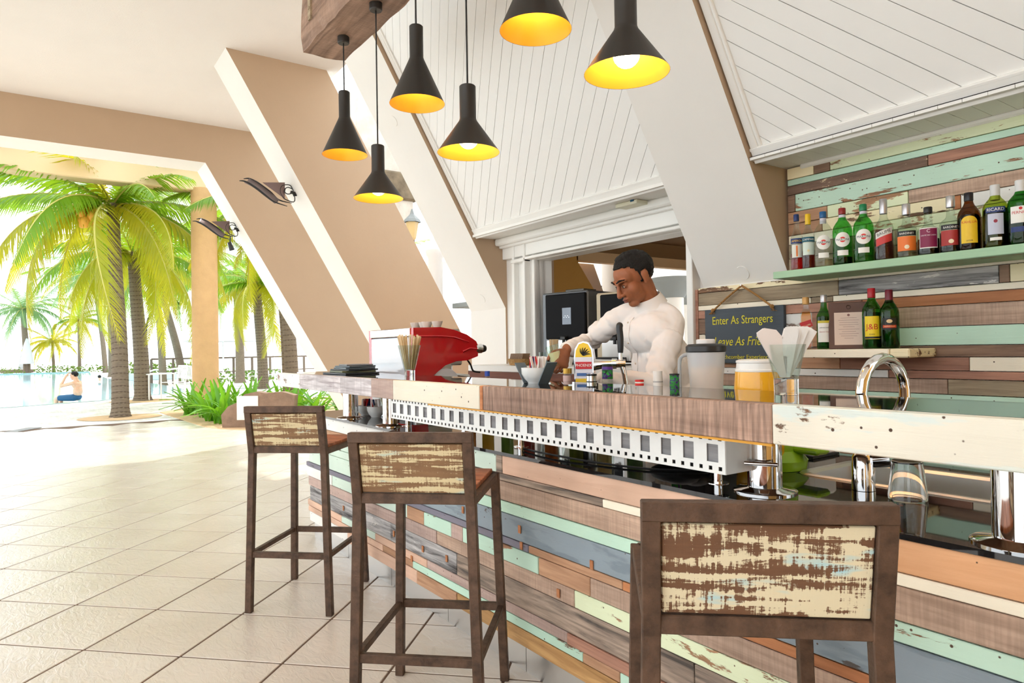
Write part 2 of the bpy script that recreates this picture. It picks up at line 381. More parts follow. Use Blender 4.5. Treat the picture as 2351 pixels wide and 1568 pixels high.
for w, c in vis[:300]: put('tile', tile_me, floor, (c.x, c.y, 0))
rm = MB()
for w, c in vis[300:] + rest: rm.box((c.x, c.y, -.004), (S - .007, S - .007, .012), (0, 0, R(45)))
rt = rm.build('tile_field', M['tile'], floor); rt['kind'] = 'stuff'

# ------------------------------------------------------------------ flat ceiling and raking beams
g = MB(); g.box((-7.2, -2.3, 4.63), (7.0, 10.5, .2)); g.box((-.5, -.4, 4.63), (6.4, 4.4, .2)); g.box((-4.6, 2.2, 4.63), (1.9, .9, .2))  # unseen outline shaped to steer daylight, cut back behind the camera
struct('ceiling', g, M['ceil'], 'flat cream plaster ceiling')
def front_y(z): return 3.4 - (z - 1.6) / 1.732
def raking(x1, x0, poly, label, discs=()):
    t = thing('raking_beam', label, 'beam', (0, 0, 0))
    m = MB()
    n = len(poly); vs = [(x0, y, z) for y, z in poly] + [(x1, y, z) for y, z in poly]
    m.add(vs, [tuple(range(n)), tuple(range(2 * n - 1, n - 1, -1))] + [((i + 1) % n, i, n + i, n + (i + 1) % n) for i in range(n)])
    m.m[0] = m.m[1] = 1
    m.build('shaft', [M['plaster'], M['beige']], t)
    for dx, z in discs:
        d = MB(); nrm = Vector((0, -.866, -.5)); c = Vector((dx, front_y(z), z))
        d.cyl(c + nrm * -.01, c + nrm * .004, .045, .043, 32); d.build('cover_disc', M['plaster'], t)
    return t
A_ = [(front_y(4.53), 4.53), (2.82, 4.53), (5.42, .03), (front_y(.03), .03)]
Bm = [(front_y(4.53), 4.53), (2.82, 4.53), (3.66, 3.08), (3.95, 2.4), (3.95, .02), (3.40, .02), (3.40, 1.60)]
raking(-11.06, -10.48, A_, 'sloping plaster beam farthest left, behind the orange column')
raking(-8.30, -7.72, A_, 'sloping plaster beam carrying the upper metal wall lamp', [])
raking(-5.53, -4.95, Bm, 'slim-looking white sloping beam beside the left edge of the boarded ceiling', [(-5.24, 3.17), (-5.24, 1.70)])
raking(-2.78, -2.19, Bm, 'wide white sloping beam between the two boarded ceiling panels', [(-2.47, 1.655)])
# cross beam at the head of the far frame
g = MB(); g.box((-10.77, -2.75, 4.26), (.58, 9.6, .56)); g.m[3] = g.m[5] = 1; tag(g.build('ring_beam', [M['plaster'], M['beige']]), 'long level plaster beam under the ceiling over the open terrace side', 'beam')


# ------------------------------------------------------------------ boarded sloping ceilings (chevron)
E1 = Vector((1, 0, 0)); E2 = Vector((0, -.5, .866)); N0 = Vector((0, -.866, -.5))
def clip(poly, a, b, c):        # keep a*x+b*y<=c
    out = []
    for i in range(len(poly)):
        p, q = poly[i], poly[(i + 1) % len(poly)]
        dp, dq = a * p[0] + b * p[1] - c, a * q[0] + b * q[1] - c
        if dp <= 0: out.append(p)
        if (dp < 0 < dq) or (dq < 0 < dp):
            t = dp / (dp - dq); out.append((p[0] + (q[0] - p[0]) * t, p[1] + (q[1] - p[1]) * t))
    return out
def board_panel(xa, xb, sg, smax, off, label):
    hold = holder('ceiling_boards', label)
    P0 = Vector((0, 3.075, 2.268))
    k = sg / math.sqrt(2); w = .1245 / math.sqrt(2)
    bk = MB(); a, b_, c_, d_ = [P0 + E1 * x + E2 * s - N0 * .014 for x, s in ((xa, -.05), (xb, -.05), (xb, smax), (xa, smax))]
    bk.quad(a, b_, c_, d_); bk.build('backing', M['dark'], hold)
    rect = [(xa, -.03), (xb, -.03), (xb, smax), (xa, smax)]
    lo = min(-k * x + abs(k) * s for x, s in rect); hi = max(-k * x + abs(k) * s for x, s in rect)
    i = math.floor((lo - off) / w)
    while i * w + off < hi:
        c0, c1 = i * w + off + .0012 + random.random() * .0012, (i + 1) * w + off - .0012; i += 1
        pl = clip(clip(rect, -k, abs(k), c1), k, -abs(k), -c0)
        if len(pl) < 3: continue
        m = MB(); n = len(pl); cx = sum(p[0] for p in pl) / n; cs = sum(p[1] for p in pl) / n
        O = P0 + E1 * cx + E2 * cs
        vs = [E1 * (x - cx) + E2 * (s - cs) + N0 * .002 for x, s in pl] + [E1 * (x - cx) + E2 * (s - cs) - N0 * .012 for x, s in pl]
        m.add(vs, [tuple(range(n)), tuple(range(2 * n - 1, n - 1, -1))] + [((j + 1) % n, j, n + j, n + (j + 1) % n) for j in range(n)])
        m.build('board', M['whiteboard'], hold, O)
    def rail(p, q, wd, th, nm='edge_moulding'):
        m = MB(); O = (Vector(p) + Vector(q)) / 2
        m.bar(Vector(p) - O, Vector(q) - O, wd, th, N0, .004); m.build(nm, M['white'], hold, O)
    Lo = lambda x, s, n=0.0: P0 + E1 * x + E2 * s + N0 * n
    rail(Lo(xa + .005, -.045, .004), Lo(xb, -.045, .004), .085, .035)
    rail(Lo(xa, -.012, .012), Lo(xb, -.012, .012), .018, .02)
    if sg > 0 or xa > -3:
        rail(Lo(xa + .03, -.05, .002), Lo(xa + .03, smax, .002), .045, .035); rail(Lo(xa + .062, -.03, .006), Lo(xa + .062, smax, .006), .02, .02)
        m = MB(); m.bar(Lo(xa + .006, -.06, -.012), Lo(xa + .006, smax, -.012), .012, .03, N0); m.build('shadow_gap', M['dark'] if xa > -3 else M['plaster'], hold)
    return hold
board_panel(-4.95, -2.78, 1, 2.75, .02, 'white boarded sloping ceiling between the two white beams')
board_panel(-2.19, .7, -1, 2.75, .03, 'white boarded sloping ceiling above the bottle shelf')
# soffits and fascia
g = MB(); g.box((-3.865, 3.235, 2.205), (2.17, .33, .02)); g.box((-3.865, 3.345, 2.165), (2.17, .10, .06), None, .01); g.box((-3.865, 3.37, 2.13), (2.17, .06, .03), None, .006)
struct('trim_1', g, M['white'], 'white moulded soffit over the serving opening')
hold = holder('soffit_boards', 'narrow white soffit boards under the sloping ceiling')
bk = MB(); bk.quad((-2.19, 3.06, 2.214), (.7, 3.06, 2.214), (.7, 3.42, 2.214), (-2.19, 3.42, 2.214)); bk.build('backing', M['dark'], hold)
x = -2.19
while x < .6:
    m = MB(); w_ = .0905; m.box((0, 0, 0), (w_ - .002, .34, .014)); m.build('board', M['white'], hold, (x + w_ / 2, 3.235, 2.205)); x += w_
m = MB(); m.box((0, 0, 0), (2.75, .03, .028), None, .008); m.build('cornice', M['white'], hold, (-.72, 3.375, 2.188))

# ------------------------------------------------------------------ back wall with serving opening
g = MB()
for x0, x1, z0, z1 in ((-4.95, -4.53, 0, 2.26), (-2.86, .75, 0, 2.26), (-4.53, -2.86, 1.985, 2.26), (-4.53, -2.86, 0, 1.06)):
    g.box(((x0 + x1) / 2, 3.475, (z0 + z1) / 2), (x1 - x0, .11, z1 - z0))
struct('wall_back', g, M['plaster'], 'plaster wall with a wide serving opening behind the bar')
hold = holder('door_1', 'white frame of the serving opening')
def part_box(nm, c, d, mt, par, ch=.004): 
    m = MB(); m.box((0, 0, 0), d, None, ch); return m.build(nm, mt, par, c)
part_box('header', (-3.87, 3.40, 2.07), (2.16, .05, .10), M['white'], hold)
part_box('head_flange', (-3.70, 3.385, 1.99), (1.75, .09, .022), M['white'], hold)
part_box('jamb', (-4.78, 3.40, 1.12), (.035, .07, 2.14), M['white'], hold)
part_box('jamb', (-4.62, 3.40, 1.12), (.03, .075, 2.14), M['white'], hold)
part_box('jamb_web', (-4.70, 3.425, 1.12), (.16, .02, 2.14), M['white'], hold)
part_box('jamb_lining', (-4.545, 3.50, 1.12), (.03, .19, 2.0), M['white'], hold)
part_box('jamb_cap', (-4.70, 3.395, 1.985), (.19, .085, .03), M['white'], hold)
part_box('jamb', (-2.845, 3.43, 1.12), (.05, .17, 2.0), M['white'], hold)
part_box('head_lining', (-3.70, 3.50, 1.985), (1.7, .16, .02), M['white'], hold)

# unseen ochre wall added on the near right to cut light and bounce warm
g = MB(); g.box((3.1, .5, 2.27), (.16, 6.0, 4.53)); struct('bounce_wall_right', g, M['ochre'], 'unseen ochre painted wall added to cut light and bounce it warm')
# ------------------------------------------------------------------ reclaimed boards
W_BR = srgb(158, 122, 100); W_DK = srgb(112, 84, 66); W_TAN = srgb(196, 150, 116)
M['b_mint'] = boards('mint painted board', srgb(176, 138, 108), srgb(198, 230, 208), .86, specks=.06, chip=11)
M['b_mintworn'] = boards('worn mint board', srgb(190, 140, 105), srgb(200, 230, 209), .74, chip=13, specks=.07)
M['b_pale'] = boards('pale mint board', srgb(180, 160, 140), srgb(214, 232, 217), .84, specks=.07)
M['b_yellow'] = boards('yellow green board', srgb(196, 150, 112), srgb(226, 234, 196), .68, chip=12, specks=.05)
M['b_cream'] = boards('cream painted board', srgb(170, 130, 98), srgb(253, 242, 219), .87, specks=.07, chip=10)
M['b_creamworn'] = boards('flaking cream board', srgb(150, 112, 84), srgb(248, 234, 194), .70, chip=8, specks=.06)
M['b_white'] = boards('worn white board', srgb(172, 140, 122), srgb(244, 242, 236), .80, chip=10, specks=.08)
M['b_peach'] = boards('planed peach timber', srgb(232, 194, 168), dark=srgb(214, 172, 146), gcon=.5, specks=.035)
M['b_orange'] = boards('orange toned timber', srgb(228, 176, 132), dark=srgb(206, 148, 104), gcon=.5, specks=.03)
M['b_rust'] = boards('rust brown board', srgb(204, 138, 92), dark=srgb(160, 100, 64), gcon=.7)
M['b_red'] = boards('red brown board', srgb(194, 144, 120), dark=srgb(142, 98, 82), gcon=.7)
M['b_brown'] = boards('saw-marked brown board', srgb(204, 174, 152), dark=srgb(150, 122, 104), saw=.13, gcon=.7)
M['b_mauve'] = boards('mauve brown board', srgb(204, 178, 166), dark=srgb(164, 138, 128), saw=.1, gcon=.6, specks=.05)
M['b_tanw'] = boards('tan board', srgb(204, 160, 126), dark=srgb(160, 116, 86), gcon=.8)
M['b_slate'] = boards('slate blue painted board', srgb(120, 110, 104), srgb(146, 158, 166), .93, specks=.05, second=srgb(128, 140, 148))
M['b_dkslate'] = boards('dark slate board', srgb(120, 112, 116), srgb(128, 124, 136), .8, chip=16)
M['b_grey'] = boards('grey driftwood board', srgb(178, 156, 138), dark=srgb(72, 66, 62), gs=.7, gcon=1.3)
M['b_ash'] = boards('ashen weathered board', srgb(190, 186, 184), dark=srgb(62, 58, 58), gs=.8, gcon=1.3, paint=srgb(226, 222, 216), cover=.22, chip=12)
M['b_ochre'] = boards('ochre board', srgb(202, 158, 104), srgb(240, 228, 206), .1, dark=srgb(160, 118, 72), chip=6)
M['b_olive'] = boards('grey olive board', srgb(178, 160, 132), dark=srgb(128, 110, 88), gcon=.8)
M['b_dkbrown'] = boards('dark brown board', srgb(156, 126, 104), dark=srgb(108, 82, 66), gcon=.8)
M['b_chip'] = boards('paint flecked dark board', srgb(140, 112, 94), srgb(236, 214, 176), .2, chip=34, chipst=.6, dark=srgb(92, 72, 60))
M['b_endgrain'] = boards('rough endgrain lilac board', srgb(230, 224, 224), dark=srgb(150, 136, 138), gs=.9, saw=.14, gcon=1.0)
M['b_frontbrown'] = boards('grey brown sawn slab', srgb(188, 156, 136), dark=srgb(136, 106, 90), gs=.35, saw=.40, gcon=.7)
M['b_frontcream'] = boards('cream slab with chipped paint', srgb(172, 122, 84), srgb(234, 226, 206), .90, chip=9, specks=.08, second=srgb(228, 224, 206))

M['b_frontcream2'] = boards('cream slab with chips and pale blue traces', srgb(150, 112, 84), srgb(236, 229, 211), .84, chip=8, chipst=.6, specks=.08, second=srgb(218, 226, 218))
BY = 1.517          # face of the bar front
bar = thing('bar_counter', 'bar counter clad in multicoloured reclaimed boards with black ledge', 'counter', (-2.0, 1.9, 0))
inv = -bar.location
def bpart(nm, mb, m, loc): return mb.build(nm, m, bar, Vector(loc) + inv)
def plank(x0, x1, z0, z1, y, m, par, off, th=.022, nm='plank', ends=.0):
    jit = random.random() * .005; dx = x1 - x0 - .003; dz = z1 - z0 - .003
    b = MB(); b.box((0, 0, 0), (dx, th, dz), None, .002)
    return b.build(nm, m, par, Vector(((x0 + x1) / 2, y + th / 2 - jit, (z0 + z1) / 2)) + off)
rows = [
 (.743, .818, [(-4.60, 'white'), (-3.4, 'white'), (-2.95, 'pale'), (-2.29, 'grey'), (-2.245, 'peach'), (-.95, 'orange'), (.7, '')]),
 (.714, .743, [(-4.58, 'tanw'), (-3.6, 'brown'), (-2.6, 'grey'), (-1.665, 'cream'), (.7, '')]),
 (.637, .714, [(-4.60, 'mauve'), (-4.0, 'pale'), (-3.25, 'brown'), (-1.2, 'brown'), (.7, '')]),
 (.591, .637, [(-4.57, 'pale'), (-3.5, 'mintworn'), (-2.5, 'mint'), (-1.0, 'mintworn'), (.7, '')]),
 (.498, .591, [(-4.58, 'pale'), (-3.55, 'pale'), (-2.95, 'slate'), (-1.35, 'slate'), (.7, '')]),
 (.468, .498, [(-4.63, 'dkslate'), (-3.3, 'dkslate'), (-2.08, 'tanw'), (-1.58, 'rust'), (.7, '')]),
 (.403, .468, [(-4.62, 'white'), (-4.15, 'pale'), (-3.1, 'tanw'), (-2.92, 'mintworn'), (-2.66, 'mauve'), (-2.56, 'mintworn'), (-2.02, 'tanw'), (-1.735, 'brown'), (.7, '')]),
 (.341, .403, [(-4.60, 'mauve'), (-3.7, 'mauve'), (-2.8, 'brown'), (-1.82, 'yellow'), (-.8, 'mintworn'), (.7, '')]),
 (.245, .341, [(-4.57, 'ash'), (-3.3, 'ash'), (-2.62, 'grey'), (-1.3, 'grey'), (.7, '')]),
 (.204, .245, [(-4.62, 'peach'), (-4.0, 'pale'), (-3.5, 'peach'), (-2.9, 'mauve'), (-1.86, 'red'), (.7, '')]),
 (.168, .204, [(-4.60, 'peach'), (-3.4, 'tanw'), (-3.05, 'mint'), (-1.78, 'tanw'), (-1.60, 'mint'), (.7, '')]),
 (.104, .168, [(-4.58, 'white'), (-3.9, 'peach'), (-3.0, 'tanw'), (-2.62, 'ochre'), (-1.2, 'ochre'), (.7, '')]),
]
for z0, z1, cuts in rows:
    for (xa, ma), (xb, _) in zip(cuts, cuts[1:]): plank(xa, xb, z0, z1, BY, M['b_' + ma], bar, inv)
# mortise sockets left in the old boards
for x, z in ((-4.33, .435), (-3.95, .30), (-3.77, .293), (-3.25, .295), (-2.93, .29), (-2.70, .30), (-4.28, .262), (-3.05, .215), (-2.55, .545), (-2.45, .575), (-2.13, .548), (-1.72, .515), (-2.12, .488), (-1.90, .37)):
    b = MB(); b.box((0, 0, 0), (.016, .004, .03), None, .001); b.build('mortise', M['b_rust'], bar, Vector((x, BY - .0065, z)) + inv)
# left end of the bar, boards returning
for z0, z1, cuts in rows: 
    b = MB(); b.box((0, 0, 0), (.022, .66, z1 - z0 - .003), None, .002); b.build('end_plank', M[random.choice(['b_pale', 'b_mauve', 'b_white', 'b_tanw', 'b_slate'])], bar, Vector((-4.575, 1.88, (z0 + z1) / 2)) + inv)
for x0, x1, y0, y1, z1 in ((-4.54, -1.275, 1.55, 2.17, .815), (-1.275, .66, 1.55, 1.94, .815), (-1.275, .66, 1.94, 2.41, .64), (-.44, .66, 1.94, 2.41, .815), (-1.55, -1.275, 2.17, 2.41, .815)):
    b = MB(); b.box((0, 0, 0), (x1 - x0, y1 - y0, z1 - .01)); bpart('carcass', b, M['dark'], ((x0 + x1) / 2, (y0 + y1) / 2, .005 + z1 / 2))
x = -4.53
while x < .6:
    b = MB(); b.box((0, 0, 0), (.60 - .003, .006, .102)); bpart('kick_plate', b, M['steel'], (x + .3, BY + .018, .052)); x += .60
for x0, x1, y0, y1 in ((-4.60, -1.255, 1.504, 2.204), (-1.255, -.465, 1.504, 1.956), (-.465, .70, 1.504, 2.44), (-1.255, -.465, 2.304, 2.44), (-1.56, -1.255, 2.204, 2.44)):
    b = MB(); b.box((0, 0, 0), (x1 - x0, y1 - y0, .013)); bpart('ledge', b, M['blackglass'], ((x0 + x1) / 2, (y0 + y1) / 2, .8245))
# ------------------------------------------------------------------ raised bar top on chrome posts
top = thing('raised_counter', 'raised bar top of thick reclaimed boards with a black glass inlay', 'counter', (-2.0, 1.57, .83)); tinv = -top.location
SY0, SY1, SZ0, SZ1 = 1.37, 1.77, 1.01, 1.10
tb = [(-4.78, -4.60, 'b_white'), (-4.60, -4.30, 'b_white'), (-4.30, -3.60, 'b_endgrain'), (-3.60, -3.18, 'b_endgrain'), (-3.18, -2.93, 'b_mauve'), (-2.93, -2.175, 'b_frontcream'), (-2.175, -2.155, 'b_rust'), (-2.155, -1.56, 'b_frontbrown'), (-1.56, -.935, 'b_frontbrown'), (-.935, .75, 'b_frontcream2')]
for x0, x1, m in tb:
    b = MB(); b.box((0, 0, 0), (x1 - x0 - .002, .045, SZ1 - SZ0), None, .0025); b.build('edge_board', M[m], top, Vector(((x0 + x1) / 2, SY0 + .0225 - random.random() * .003, (SZ0 + SZ1) / 2)) + tinv)
b = MB(); b.box((0, 0, 0), (5.50, .345, SZ1 - SZ0 - .012)); b.build('core', M['b_tanw'], top, Vector((-2.02, 1.595, 1.051)) + tinv)
b = MB(); b.box((0, 0, 0), (5.50, .354, .011), None, .002); b.build('glass_top', M['blackglass'], top, Vector((-2.02, 1.592, 1.0945)) + tinv)
b = MB(); b.box((0, 0, 0), (1.66, .012, .006)); b.build('edge_strip', mat('amber edging', (.75, .36, .03), .4), top, Vector((-1.77, SY0 + .012, SZ0 - .004)) + tinv)  # amber edging below the front boards
post = MB(); post.cyl((0, 0, 0), (0, 0, .18), .046, None, 32, False)
post.lathe([(.0, 0), (.085, 0), (.085, .004), (.078, .008), (.048, .012), (.046, .014)], 32); post_me = post.mesh('post', M['chrome'])
for x, y in ((-4.0, 1.585), (-3.42, 1.585), (-1.155, 1.655), (-.54, 1.60), (.3, 1.60)): put('post', post_me, top, Vector((x, y, .831)) + tinv)

# ------------------------------------------------------------------ film strip panel hung under the bar top
fs = thing('film_strip_panel', 'perforated steel panel like a film strip under the bar top', 'panel', (-2.2, 1.52, .83)); finv = -fs.location
FX0, FX1, FZ0, FZ1, FY = -3.235, -1.165, .892, 1.008, 1.50
m = MB(); NW = 25; pw = (FX1 - FX0) / NW; ww = pw * .46
def strip(z0, z1, spans): 
    for a, b2 in spans: m.box(((a + b2) / 2, 0, (z0 + z1) / 2), (b2 - a, .003, z1 - z0))
NP = 64; pp = (FX1 - FX0) / NP; hw = .0115
hs = []; a = FX0
for k in range(NP): c0 = FX0 + pp * (k + .5); hs.append((a, c0 - hw / 2)); a = c0 + hw / 2
hs.append((a, FX1))
ws = []; a = FX0
for k in range(NW): c0 = FX0 + pw * (k + .5); ws.append((a, c0 - ww / 2)); a = c0 + ww / 2
ws.append((a, FX1))
full = [(FX0, FX1)]
for z0, z1, sp in ((FZ0, FZ0 + .008, full), (FZ0 + .008, FZ0 + .019, hs), (FZ0 + .019, FZ0 + .030, full), (FZ0 + .030, FZ0 + .078, ws), (FZ0 + .078, FZ0 + .088, full), (FZ0 + .088, FZ0 + .099, hs), (FZ0 + .099, FZ1, full)): strip(z0, z1, sp)
M['film'] = mat('pale galvanised steel', (.80, .80, .77), .42, .55, bump=.03, bscale=90, var=.06, vscale=9)
m.build('face', M['film'], fs, Vector((0, FY, 0)) + finv)
m = MB(); m.box(((FX0 + FX1) / 2, FY + .055, FZ0 + .001), (FX1 - FX0, .11, .003)); m.box((FX1, FY + .055, (FZ0 + FZ1) / 2), (.003, .11, FZ1 - FZ0)); m.box((FX0, FY + .055, (FZ0 + FZ1) / 2), (.003, .11, FZ1 - FZ0)); m.build('casing', M['film'], fs, finv)
pm = MB(); pm.box((0, 0, 0), (ww + .008, .002, .052)); pane_me = pm.mesh('pane', boards('dull grey backing', srgb(158, 158, 160), dark=srgb(104, 104, 106), gs=.5))
for k in range(NW): put('pane', pane_me, fs, Vector((FX0 + pw * (k + .5), FY + .005, FZ0 + .054)) + finv)
m = MB(); m.box(((FX0 + FX1) / 2, FY + .025, (FZ0 + FZ1) / 2), (FX1 - FX0 - .01, .002, FZ1 - FZ0 - .008)); m.build('inner_back', M['black'], fs, finv)
for x in (-3.2, -2.2, -1.25):
    p = MB(); p.cyl((0, 0, 0), (0, 0, .064), .0125, None, 14); p.lathe([(0, .018), (.03, .018), (.03, .021), (.0, .021)], 18); p.build('leg', M['chrome'], fs, Vector((x, FY + .075, .830)) + finv)
p = MB(); p.cyl((FX1, FY + .08, .915), (FX1 + .075, FY + .12, .915), .006, None, 10); p.build('tie_rod', M['chrome'], fs, finv)

# ------------------------------------------------------------------ bar stools
M['stoolwood'] = scraped('stool board with scraped cream and blue paint', srgb(126, 90, 62), srgb(92, 62, 42), srgb(222, 212, 180), srgb(166, 212, 222), .50)
M['stoolwood2'] = scraped('brown stool board with streaks of paint', srgb(158, 120, 82), srgb(104, 76, 50), srgb(218, 202, 160), srgb(186, 208, 200), .42, hx=4.0, hz=60.0, kv=.30)
M['stoolseat'] = boards('red brown seat slat', srgb(206, 142, 108), dark=srgb(140, 82, 56), paint=srgb(190, 196, 170), cover=.1, chip=12)
def make_stool(panel):
    t = thing('bar_stool', '', 'bar stool')
    w, d, tb_ = .360, .45, .031          # origin: middle of the rear legs on the floor, +y towards the bar
    sp = .022
    def P(nm, p0, p1, a=tb_, b2=tb_, up=(0, 1, 0)):
        m = MB(); m.bar(p0, p1, a, b2, up, .002); return m.build(nm, M['rust'], t)
    SZ = .775
    for s in (-1, 1):
        P('leg', (s * (w / 2 + sp), -.01, 0), (s * w / 2, 0, SZ)); P('leg', (s * (w / 2 + sp), d + .015, 0), (s * w / 2, d - .01, SZ))
        P('back_post', (s * w / 2, 0, SZ - .02), (s * w / 2, -.037, .968))
        P('seat_rail', (s * w / 2, .01, SZ - .012), (s * w / 2, d, SZ - .012), .025, .025, (0, 0, 1))
        P('foot_rail', (s * (w / 2 + .014), 0, .275), (s * (w / 2 + .014), d, .275), .022, .022, (0, 0, 1))
    P('foot_rail', (-w / 2 - .014, -.005, .275), (w / 2 + .014, -.005, .275), .022, .028, (0, 0, 1)); P('foot_rail', (-w / 2 - .014, d + .01, .275), (w / 2 + .014, d + .01, .275), .022, .028, (0, 0, 1))
    P('seat_rail', (-w / 2, d, SZ - .012), (w / 2, d, SZ - .012), .025, .025, (0, 0, 1)); P('back_rail', (-w / 2, -.001, SZ), (w / 2, -.001, SZ), .03, .032, (0, 0, 1)); P('back_rail', (-w / 2 - .0155, -.037, .968), (w / 2 + .0155, -.037, .968), .031, .031, (0, 0, 1))
    for k in range(4):
        m = MB(); m.box((0, 0, 0), (w - .02, d / 4 - .004, .018), None, .002); m.build('seat_slat', M['stoolseat'], t, (0, d / 4 * (k + .5), SZ + .006))
    m = MB(); m.box((0, 0, 0), (w - .033, .016, .158), (math.atan2(.037, .19), 0, 0), .002); m.build('backrest_panel', M[panel], t, (0, -.0185, .872))
    return t
for (x, y), a, pn, lb in (((-3.278, .985), 47, 'stoolwood2', 'rusty steel bar stool farthest from the camera, in front of the green plants'), ((-1.925, .966), 47, 'stoolwood2', 'rusty steel bar stool in the middle of the three, with foot rails in view'), ((-.690, .975), 47.5, 'stoolwood', 'nearest bar stool, its scraped cream and blue back panel large at the lower right')):
    s_ = make_stool(pn); s_.location = (x, y, 0.002); s_.rotation_euler = (0, 0, R(a)); tag(s_, lb, None, 'bar stools along the counter')

# ------------------------------------------------------------------ hewn beam and pendant lamps
M['hewn'] = boards('hewn dark timber', srgb(186, 152, 130), dark=srgb(112, 86, 70), gs=.35, gcon=1.0, saw=.15)
hb = thing('hewn_beam', 'rough hewn brown timber that the pendant lamps hang from', 'beam', (-2.0, 1.57, 3.17))
m = MB(); nx, ny, nz = 60, 5, 5; L_ = 5.4; rnd = random.Random(3); grid = {}
sec = [(-.15, 0), (-.075, 0), (0, 0), (.075, 0), (.15, 0), (.15, .09), (.15, .18), (.15, .27), (.15, .36), (.075, .36), (0, .36), (-.075, .36), (-.15, .36), (-.15, .27), (-.15, .18), (-.15, .09)]
vs = []; fs_ = []; ns = len(sec)
for i in range(nx + 1):
    for (y, z) in sec: vs.append((-2.33 + L_ * i / nx + (rnd.random() - .5) * .03, y + (rnd.random() - .5) * .014 - (.012 if abs(y) > .14 and z in (0, .36) else 0) * (1 if y > 0 else -1), z + (rnd.random() - .5) * .012))
for i in range(nx):
    for k in range(ns): fs_.append((i * ns + k, (i + 1) * ns + k, (i + 1) * ns + (k + 1) % ns, i * ns + (k + 1) % ns))
fs_.append(tuple(range(ns))); fs_.append(tuple(nx * ns + k for k in range(ns))[::-1]); m.add(vs, fs_); m.build('timber', M['hewn'], hb)
for x in (-2.15, .6, 2.6):
    b = MB(); b.box((x, -.155, .28), (.045, .012, .3)); b.cyl((x, -.165, .2), (x, -.15, .2), .012, None, 8); b.build('strap', M['b_olive'], hb)
    b = MB(); b.cyl((x, 0, .36), (x, 0, 1.36), .012, None, 8); b.build('hanger', M['black'], hb)
M['gold'] = mat('gold lacquer inside', (.95, .50, .05), .38, .1)
M['bulb'] = mat('lit opal bulb', (1, .9, .7), .4, emit=(1.0, .80, .50), estr=15.0)
M['lampblk'] = mat('bronze black lamp finish', (.038, .034, .030), .42, .3, bump=.04, bscale=400)
def pendant(x, zb, tall, label):
    t = thing('pendant_lamp', label, 'lamp', (x, 1.57, zb), 0, 'pendant lamps in a row over the bar')
    if tall: H1, H2, rn, rb = .232, .39, .034, .137
    else: H1, H2, rn, rb = .150, .295, .036, .137
    m = MB(); m.lathe([(rb, 0), (rn + .004, H1 - .012), (rn, H1), (rn, H2 - .004), (rn - .004, H2), (0, H2)], 40); m.build('shade', M['lampblk'], t)
    m = MB(); m.lathe([(rb - .0008, .0006), (rn + .001, H1 - .012), (rn - .006, H1), (rn - .006, H1 + .02), (0, H1 + .02)], 40); m.build('shade_lining', M['gold'], t)
    m = MB(); m.ell((0, 0, H1 * .40 if not tall else H1 * .62), (.043, .043, .043), None, 20, 12); m.cyl((0, 0, H1 * .6), (0, 0, H1 + .01), .018, None, 12); m.build('bulb', M['bulb'], t)
    m = MB(); m.cyl((0, 0, H2), (0, 0, 3.17 - zb), .0042, None, 8); m.build('cord', M['black'], t)
    m = MB(); m.cyl((0, 0, 3.135 - zb), (0, 0, 3.175 - zb), .036, None, 24); m.lathe([(0, 3.13 - zb), (.033, 3.13 - zb), (.036, 3.137 - zb)], 24); m.build('canopy', M['lampblk'], t)
for x, zb, tl_, lb in ((-3.997, 2.443, 1, 'farthest tall narrow pendant lamp, leftmost, hung near the end of the hewn timber'), (-3.512, 2.083, 0, 'farthest wide pendant lamp, lowest of the row, beside the leftmost lamp'), (-3.032, 2.463, 1, 'second tall narrow pendant lamp from the left, before the boarded ceiling'), (-2.553, 2.102, 0, 'wide pendant lamp in the middle of the row with its bulb just showing'), (-2.053, 2.445, 1, 'tall pendant lamp cut off by the top edge of the picture'), (-1.574, 2.118, 0, 'nearest and largest wide pendant lamp with a bright round bulb')):
    pendant(x, zb, tl_, lb)
# ------------------------------------------------------------------ terrace, deck, pool
M['deck'] = boards('bleached deck', srgb(228, 224, 218), dark=srgb(190, 184, 178), gcon=.5, gs=.5)
M['paving'] = mat('pale paving', (.74, .72, .68), .6, bump=.2, bscale=20, var=.06, vscale=2)
M['sand'] = mat('orange sand', (.62, .42, .24), .95, bump=.5, bscale=60, var=.1)
M['water'] = mat('pale pool water', (.42, .72, .80), .06, 0, .5, bump=.12, bscale=2.2, stretch=(1, .5, 1), var=.1, vscale=.7)
M['poolrim'] = mat('teal pool rim', (.25, .38, .37), .4)
g = MB(); g.box((-60, 18, -.26), (200, 170, .2)); struct('ground', g, M['paving'], 'pale ground around the pool')
edge = [(-16, -14), (-19.4, -4), (-20.96, -.7), (-22.06, 1.48), (-23.64, 2.86), (-25.2, 4.6), (-27, 14)]
g = MB(); g.prism([(-14.42, -14), (-14.42, 14)] + edge[::-1], -.15, -.004); struct('terrace_deck', g, M['deck'], 'bleached timber deck between tiles and pool')
g = MB(); g.prism([(-64, -45), (-30, -45)] + edge[:-1] + [(-34, 4.5), (-38.5, 4.2), (-45, 3.4), (-64, 3.6)], -.16, -.045)
tag(g.build('pool_water', M['water']), 'pale turquoise swimming pool running to the horizon', 'pool')
g = MB(); pts = [(x, y, -.015) for x, y in edge]
for a, b in zip(pts, pts[1:]): g.bar(a, b, .10, .05)
tag(g.build('pool_coping', M['poolrim']), 'thin dark coping along the near pool edge', 'coping')
g = MB(); g.prism([(-64.5, -40), (-64, -40), (-64, 3.6), (-64.5, 3.6)], -.16, .03); tag(g.build('pool_wall', M['poolrim']), 'low dark wall along the far edge of the pool', 'wall')
